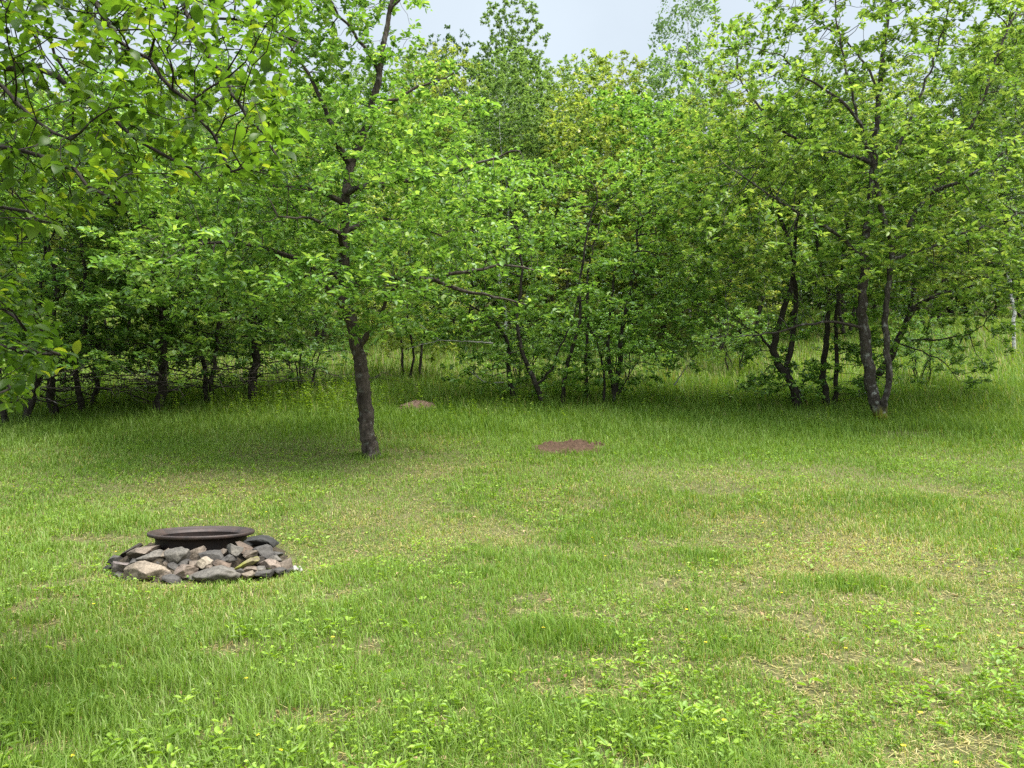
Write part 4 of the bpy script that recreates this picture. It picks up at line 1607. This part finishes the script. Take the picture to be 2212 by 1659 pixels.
# ------------------------------------------------------------------ shared tree shapes for the rows behind
AB = (M_BARK_D, M_APPLE)
G_ROW = [generic("row_a", 201, 7.0, 3.0, 1.0, 2, .075, AB, nclump=72, per=26, low=320, rtip=.006, D=.19, dk=.23, thin=6, size=.11, maxn=9000, per_leaf=9),
         generic("row_b", 231, 7.6, 2.8, 1.0, 1, .09, (M_BARK_D, M_SHRUB), nclump=72, per=26, low=320, rtip=.006, D=.19, dk=.23, thin=6, size=.11, maxn=9000, per_leaf=9)]
G_MID = [generic("mid_a", 261, 8.6, 2.6, .8, 2, .09, (M_BARK_D, M_APPLE), nclump=140, per=26, D=.22, dk=.26, thin=6, size=.125, maxn=8000, per_leaf=10),
         generic("mid_b", 291, 8.0, 2.8, .6, 3, .07, (M_BARK_D, M_YELLOW), nclump=140, per=26, D=.22, dk=.26, thin=6, size=.125, maxn=8000, per_leaf=10)]
G_SAP = [generic("sap_a", 321, 10.5, 2.2, .8, 1, .08, (M_BARK_D, M_YELLOW), nclump=220, per=22, D=.25, dk=.3, thin=6, size=.135, maxn=8000, per_leaf=10, width=.26),
         generic("sap_b", 351, 11.5, 2.3, .8, 2, .08, (M_BARK_D, M_WOOD), nclump=220, per=22, D=.25, dk=.3, thin=6, size=.135, maxn=8000, per_leaf=10)]
G_BIRCH = generic("birch", 381, 16, 2.5, 4.5, 1, .13, (M_BIRCH, M_WOOD), nclump=360, per=22, D=.3, dk=.36, thin=6, size=.14, maxn=9000, wide=.55, per_leaf=17)
G_POPLAR = generic("poplar", 411, 17, 2.6, 5, 1, .14, (M_BIRCH, M_POPLAR), nclump=110, per=14, D=.34, dk=.44, thin=4, size=.17, per_leaf=9, maxn=5000, tmpl=LEAF6, width=.42, jitter=.16)
G_DARK = generic("dark_tree", 441, 13, 2.8, 1.5, 1, .14, (M_BARK_D, M_DARK), nclump=240, per=22, D=.3, dk=.36, thin=6, size=.15, maxn=8000, wide=.42, per_leaf=12)
G_BUSH = generic("bush", 471, 2.6, 1.3, .3, 5, .025, (M_BARK_D, M_SHRUB), nclump=60, per=22, D=.16, dk=.2, thin=5, size=.08, maxn=4500, per_leaf=8)


def at(px, Y):
    x = (px / 2.16016 - 512) / FPX * Y
    return np.array([x, Y, float(gz(x, Y))])


ROW = "row of apple trees on the shaded edge"
rows = [
    # name, mesh, (px in the 2212 view, py of the foot) , rot, scale, scale z, label
    ("apple_tree", G_ROW[0], hitq(32, 922), .4, 1.0, 1.0, "apple tree with clustered thick trunks at the outer end of the shaded row"),
    ("apple_tree", G_ROW[1], hitq(118, 908), 2.1, .92, .95, "thin dark apple tree next to the clustered trunks of the shaded row"),
    ("apple_tree", G_ROW[0], hitq(188, 895), 3.9, 1.0, .97, "dark apple tree with many bare low twigs in the shaded row"),
    ("apple_tree", G_ROW[1], hitq(340, 896), 5.2, 1.05, 1.02, "straight trunked apple tree halfway along the shaded row"),
    ("apple_tree", G_ROW[0], hitq(450, 880), 1.3, .95, .98, "apple tree with a slanting dark trunk in the shaded row"),
    ("apple_tree", G_ROW[1], hitq(542, 876), .2, 1.05, 1.0, "thick dark trunked apple tree at the shaded row's end near the main apple"),
]
for nm, ms, loc, rot, sc, scz, lab in rows:
    put_tree(nm, ms, loc, lab, "tree", ROW, rot, sc, scz)

mids = [
    ("fruit_tree", G_MID[0], (690, 29.0), 1.0, 1.0, 1.0, "leafy tree directly behind the main apple's trunk"),
    ("fruit_tree", G_MID[1], (885, 21.5), 2.2, .62, .62, "small many stemmed tree standing in meadow grass behind the ant mound"),
    ("fruit_tree", G_MID[0], (1000, 31.0), 3.4, 1.0, 1.02, "leafy tree with a thin dark trunk behind the thicket's near end"),
    ("fruit_tree", G_MID[1], (1215, 28.0), .6, 1.0, .98, "yellow green tree rising straight behind the thicket"),
    ("fruit_tree", G_MID[0], (1370, 29.5), 4.6, 1.05, 1.0, "bright leafy tree behind the thicket's far end"),
    ("fruit_tree", G_MID[1], (1545, 27.5), 5.1, .95, .95, "yellow green tree with a forked dark foot in the gap before the right hand trees"),
    ("fruit_tree", G_MID[0], (1620, 30.5), 2.7, .95, .95, "leafy tree with a dark bole seen between the gap and the crooked stems"),
    ("fruit_tree", G_MID[1], (2010, 35.5), 1.9, 1.0, 1.0, "yellow green tree across the meadow behind the lichened apple"),
    ("fruit_tree", G_MID[0], (1830, 32.0), .1, 1.0, 1.0, "leafy tree hidden behind the lichened apple's crown"),
    ("fruit_tree", G_MID[0], (60, 28.5), 5.9, 1.0, 1.0, "leafy tree behind the near apple's branches at the picture's edge"),
    ("fruit_tree", G_MID[1], (250, 30.0), 3.0, 1.0, 1.0, "yellow green tree behind the shaded row's bare low twigs"),
    ("fruit_tree", G_MID[0], (420, 31.5), 1.6, 1.0, 1.0, "leafy tree behind the slanting trunk of the shaded row"),
    ("fruit_tree", G_MID[1], (560, 28.0), 4.0, .95, .95, "yellow green tree behind the shaded row's thick end trunk"),
]
for nm, ms, (px, Y), rot, sc, scz, lab in mids:
    put_tree(nm, ms, at(px, Y), lab, "tree", "second row of leafy trees", rot, sc * 1.12, scz * 1.15)

saps = [
    (150, 30, 0, .9), (480, 31, 1, .9), (640, 33, 0, .95), (800, 31, 1, .86), (960, 29, 0, .98), (1130, 28, 1, .86), (1290, 30, 0, .98), (1430, 29, 1, .84), (1560, 32, 0, .95),
    (1720, 31, 1, .85), (1050, 34, 1, .93), (1360, 35, 0, 1.05), (1220, 35, 1, .92), (1900, 34, 0, .9), (330, 34, 1, .9), (20, 33, 0, .95), (900, 36, 1, .98), (2090, 42, 1, .9), (2210, 40, 0, .9),
    (2060, 42, 1, 1.25), (2150, 43, 0, 1.35), (2235, 41, 1, 1.3), (1940, 41, 0, 1.2), (1830, 39, 1, 1.05), (1640, 38, 0, 1.0), (1500, 37, 1, .95), (1180, 39, 0, 1.05), (1270, 41, 1, 1.05), (740, 38, 1, 1.05), (560, 38, 0, 1.05),
]
for k, (px, Y, v, sc) in enumerate(saps):
    Y += 4
    put_tree("young_tree", G_SAP[v], at(px, Y), "slim leafy young tree massed with its like in the wood's edge on the slope", "tree", "young trees massed at the wood's edge", k * 1.37, sc * 1.1, sc * 1.22)

put_tree("birch_tree", G_BIRCH, at(1105, 44), "rounded green birch top rising highest against the sky at the centre", "tree", None, .3, .85, 1.12)
put_tree("birch_tree", G_BIRCH, at(1092, 27), "slim birch with a white trunk showing through leaves at mid height", "tree", None, 2.3, .62, .66)
put_tree("dark_tree", G_DARK, at(985, 46), "darker dense treetop just beside the rounded birch top", "tree", None, 1.3, .85, 1.45)
put_tree("birch_tree", G_BIRCH, at(925, 45), "lower thin treetop against the sky between the main apple and the dark treetop", "tree", None, 4.3, .9, .97)
put_tree("poplar_tree", G_POPLAR, at(1490, 36), "tall airy poplar with loose fluttering leaves against the sky", "tree", None, .9, .72, 1.12)
put_tree("birch_tree", G_BIRCH, hitq(2190, 765), "slender white trunked birch standing in the open meadow at the edge", "tree", None, 1.0, .62, .72)
put_tree("dark_tree", G_DARK, at(2130, 44), "dark dense evergreen looking tree behind the meadow's birch", "tree", None, 2.0, 1.0, .95)
put_tree("dark_tree", G_DARK, at(1960, 47), "dark dense tree far behind the lichened apple's upper fork", "tree", None, 3.1, 1.0, .95)
put_tree("bush", G_BUSH, at(1130, 20.5), "low leafy bush showing between the thicket's nearer stems", "bush", None, 2.5, 1.0, .8)
put_tree("bush", G_BUSH, at(1330, 21.0), "low leafy bush showing behind the thicket's farther forked stem", "bush", None, 4.1, 1.05, .8)
put_tree("bush", G_BUSH, at(1590, 23.0), "low leafy bush in the gap beside the crooked stemmed tree", "bush", None, 5.3, 1.0, .8)
put_tree("bush", G_BUSH, at(660, 19.5), "low dark green bush behind the main apple's trunk", "bush", None, .5, 1.0, .9)
put_tree("bush", G_BUSH, at(1990, 21), "low bush in the meadow behind the leaning trunk", "bush", None, 1.7, .8, .7)


# ------------------------------------------------------------------ far wood, one mass
def far_wood():
    rng = np.random.default_rng(88)
    B, T, S, TV, TF, off = [], [], [], [], [], 0
    for k in range(110):
        Y = rng.uniform(50, 70)
        X = rng.uniform(-.8, .8) * Y
        z0 = float(gz(X, Y))
        H = rng.uniform(9.5, 13.5)
        R = rng.uniform(2.4, 3.4)
        n = 1700
        nc = 38
        c = norm(rng.normal(0, 1, (nc, 3))) * np.array([R, R, H * .47]) * (.4 + .6 * rng.random((nc, 1))) + np.array([X, Y, z0 + H * .46])
        i = rng.integers(0, nc, n)
        B.append(c[i] + rng.normal(0, .62, (n, 3)))
        m = 320
        B.append(np.array([X, Y, z0]) + np.stack([rng.normal(0, 2.6, m), rng.normal(0, 1.5, m), 3.2 * rng.random(m) ** 1.3], 1))
        n += m
        T.append(np.clip(rng.random() * .5 + rng.random(n) * .5, 0, 1))
        S.append(.26 * (.6 + .8 * rng.random(n)))
        a = np.arange(6) / 6 * 6.28
        ring = np.stack([np.cos(a), np.sin(a)], 1)
        b0 = np.concatenate([np.concatenate([ring * .14 + [X, Y], np.full((6, 1), z0 - .2)], 1), np.concatenate([ring * .05 + [X + .3, Y], np.full((6, 1), z0 + H * .8)], 1)])
        TV.append(b0)
        j = np.arange(6)
        TF.append(np.stack([off + j, off + (j + 1) % 6, off + 6 + (j + 1) % 6, off + 6 + j], 1))
        off += 12
    B, T, S = np.concatenate(B), np.concatenate(T), np.concatenate(S)
    d = rng.normal(0, 1, (len(B), 3))
    nr = np.array([0, 0, 1.]) + rng.normal(0, .6, (len(B), 3))
    o = link("far_wood", leaf_mesh("far_wood", B, d, nr, S, T, M_WOOD, LEAF4, .36))
    tag(o, "dense green wood closing off the slope in the distance", "wood", kind="stuff")
    t = link("wood_trunks", mesh_from("wood_trunks", np.concatenate(TV), [np.concatenate(TF)], M_BARK_D), o)
    t["kind"] = "stuff"


far_wood()


# ------------------------------------------------------------------ near apple tree whose branches hang into the view
def near_tree():
    foot = np.array([-4.6, 3.7, float(gz(-4.6, 3.7))])
    crotch = foot + np.array([.25, .05, 1.9])
    st = [(wander(np.random.default_rng(1), foot - np.array([0, 0, .1]), crotch, 6, .03), .16, .12, None)]
    st.append((np.array([crotch, crotch + [.3, .0, .8], crotch + [.5, .1, 1.6], crotch + [.6, .2, 2.4]]), .10, .03, 0))

    def limb(pts, Y0, Y1, r0, lead=(0.0, .55)):
        q = np.array([P(p[0], p[1], Y0 + (Y1 - Y0) * k / (len(pts) - 1)) for k, p in enumerate(pts)])
        f = q[0]
        arch = np.array([crotch + (f - crotch) * .25 + [0, 0, lead[1]], crotch + (f - crotch) * .6 + [0, 0, lead[1] * .9]])
        st.append((np.concatenate([[crotch], arch, q]), r0, .006, 0))
    limb([(0, 66), (54, 74), (86, 91), (105, 111), (123, 131), (145, 145), (170, 160), (203, 178)], 3.6, 3.3, .036)
    limb([(-20, -20), (8, 6), (31, 28), (49, 45), (66, 70)], 3.9, 3.6, .03, (0, .8))
    limb([(150, -60), (180, 0), (190, 29), (205, 52), (225, 72), (241, 105), (259, 131), (278, 158)], 4.1, 3.7, .036, (0, 1.0))
    limb([(80, -50), (97, 0), (100, 22), (117, 45), (139, 52), (154, 69), (180, 93), (200, 116), (216, 143), (230, 170)], 3.5, 3.2, .034, (0, 1.0))
    limb([(-20, 70), (0, 88), (23, 111), (46, 126), (70, 140)], 3.2, 3.0, .026)
    limb([(-30, 150), (0, 150), (46, 156), (65, 163), (93, 185), (118, 206)], 3.4, 3.1, .028, (0, .4))
    limb([(60, -20), (139, 10), (178, 12), (240, 20), (300, 40)], 4.3, 4.3, .028, (0, 1.1))
    limb([(-40, 190), (0, 205), (30, 215), (60, 222)], 3.3, 3.1, .02, (0, .2))
    limb([(-60, 300), (-20, 335), (10, 350), (34, 354), (58, 356)], 3.1, 2.9, .02, (0, -.1))
    limb([(-60, 260), (-20, 290), (5, 310), (22, 330)], 3.2, 3.0, .018, (0, -.05))
    limb([(-40, 360), (0, 375), (14, 392)], 3.0, 2.9, .014, (0, -.2))
    rng = np.random.default_rng(90)
    poly = np.array([(-30, -20), (318, -20), (296, 30), (284, 70), (286, 150), (284, 178), (252, 205), (236, 190), (205, 186), (140, 205), (112, 212), (70, 215), (34, 240), (26, 292), (60, 326), (72, 358), (50, 372), (20, 400), (-30, 405)], float)

    def inside(x, y):
        c = np.zeros(x.shape, bool)
        j = len(poly) - 1
        for i in range(len(poly)):
            xi, yi = poly[i]
            xj, yj = poly[j]
            cond = ((yi > y) != (yj > y)) & (x < (xj - xi) * (y - yi) / (yj - yi + 1e-9) + xi)
            c ^= cond
            j = i
        return c
    n = 5200
    px, py = rng.uniform(-30, 325, n), rng.uniform(-20, 405, n)
    ok = inside(px, py)
    # thinner towards the lower right fringe
    dens = np.clip(1.0 - (px / 330) * .45 - np.clip((py - 60) / 330, 0, 1) * .25, .3, 1)
    ok &= rng.random(n) < dens
    px, py = px[ok], py[ok]
    A1 = np.array([P(a, b_, yy) for a, b_, yy in zip(px, py, rng.normal(3.55, .42, len(px)).clip(2.8, 4.6))])
    B = rng.normal(0, 1, (3600, 3))
    B = norm(B) * rng.random((3600, 1)) ** (1 / 3.) * np.array([2.6, 1.9, 1.7]) + np.array([-3.7, 3.7, 3.6])
    u, v, f = project(B)
    infr = (u > -40) & (u < 1064) & (v > -25) & (v < 800)
    B = B[~infr & (B[:, 2] > 1.9) & (B[:, 1] > 2.2)][:2600]
    B2 = np.stack([rng.uniform(-4.3, -2.1, 900), rng.uniform(2.4, 4.3, 900), rng.uniform(1.25, 2.5, 900)], 1)
    u, v, f = project(B2)
    B2 = B2[u < -25]
    A = np.concatenate([A1, B, B2[:520]])

    def keepf(p):
        u, v, f = project(p)
        infr = (u > -30) & (u < 1054) & (v > -20) & (v < 790)
        return ~infr | inside(u, v)
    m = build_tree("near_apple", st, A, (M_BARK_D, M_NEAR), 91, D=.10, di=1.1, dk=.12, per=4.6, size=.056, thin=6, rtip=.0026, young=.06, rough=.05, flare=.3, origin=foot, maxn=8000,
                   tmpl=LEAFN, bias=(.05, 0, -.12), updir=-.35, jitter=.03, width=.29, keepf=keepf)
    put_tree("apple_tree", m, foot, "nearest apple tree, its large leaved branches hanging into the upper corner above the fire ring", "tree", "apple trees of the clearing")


near_tree()
print("DONE")
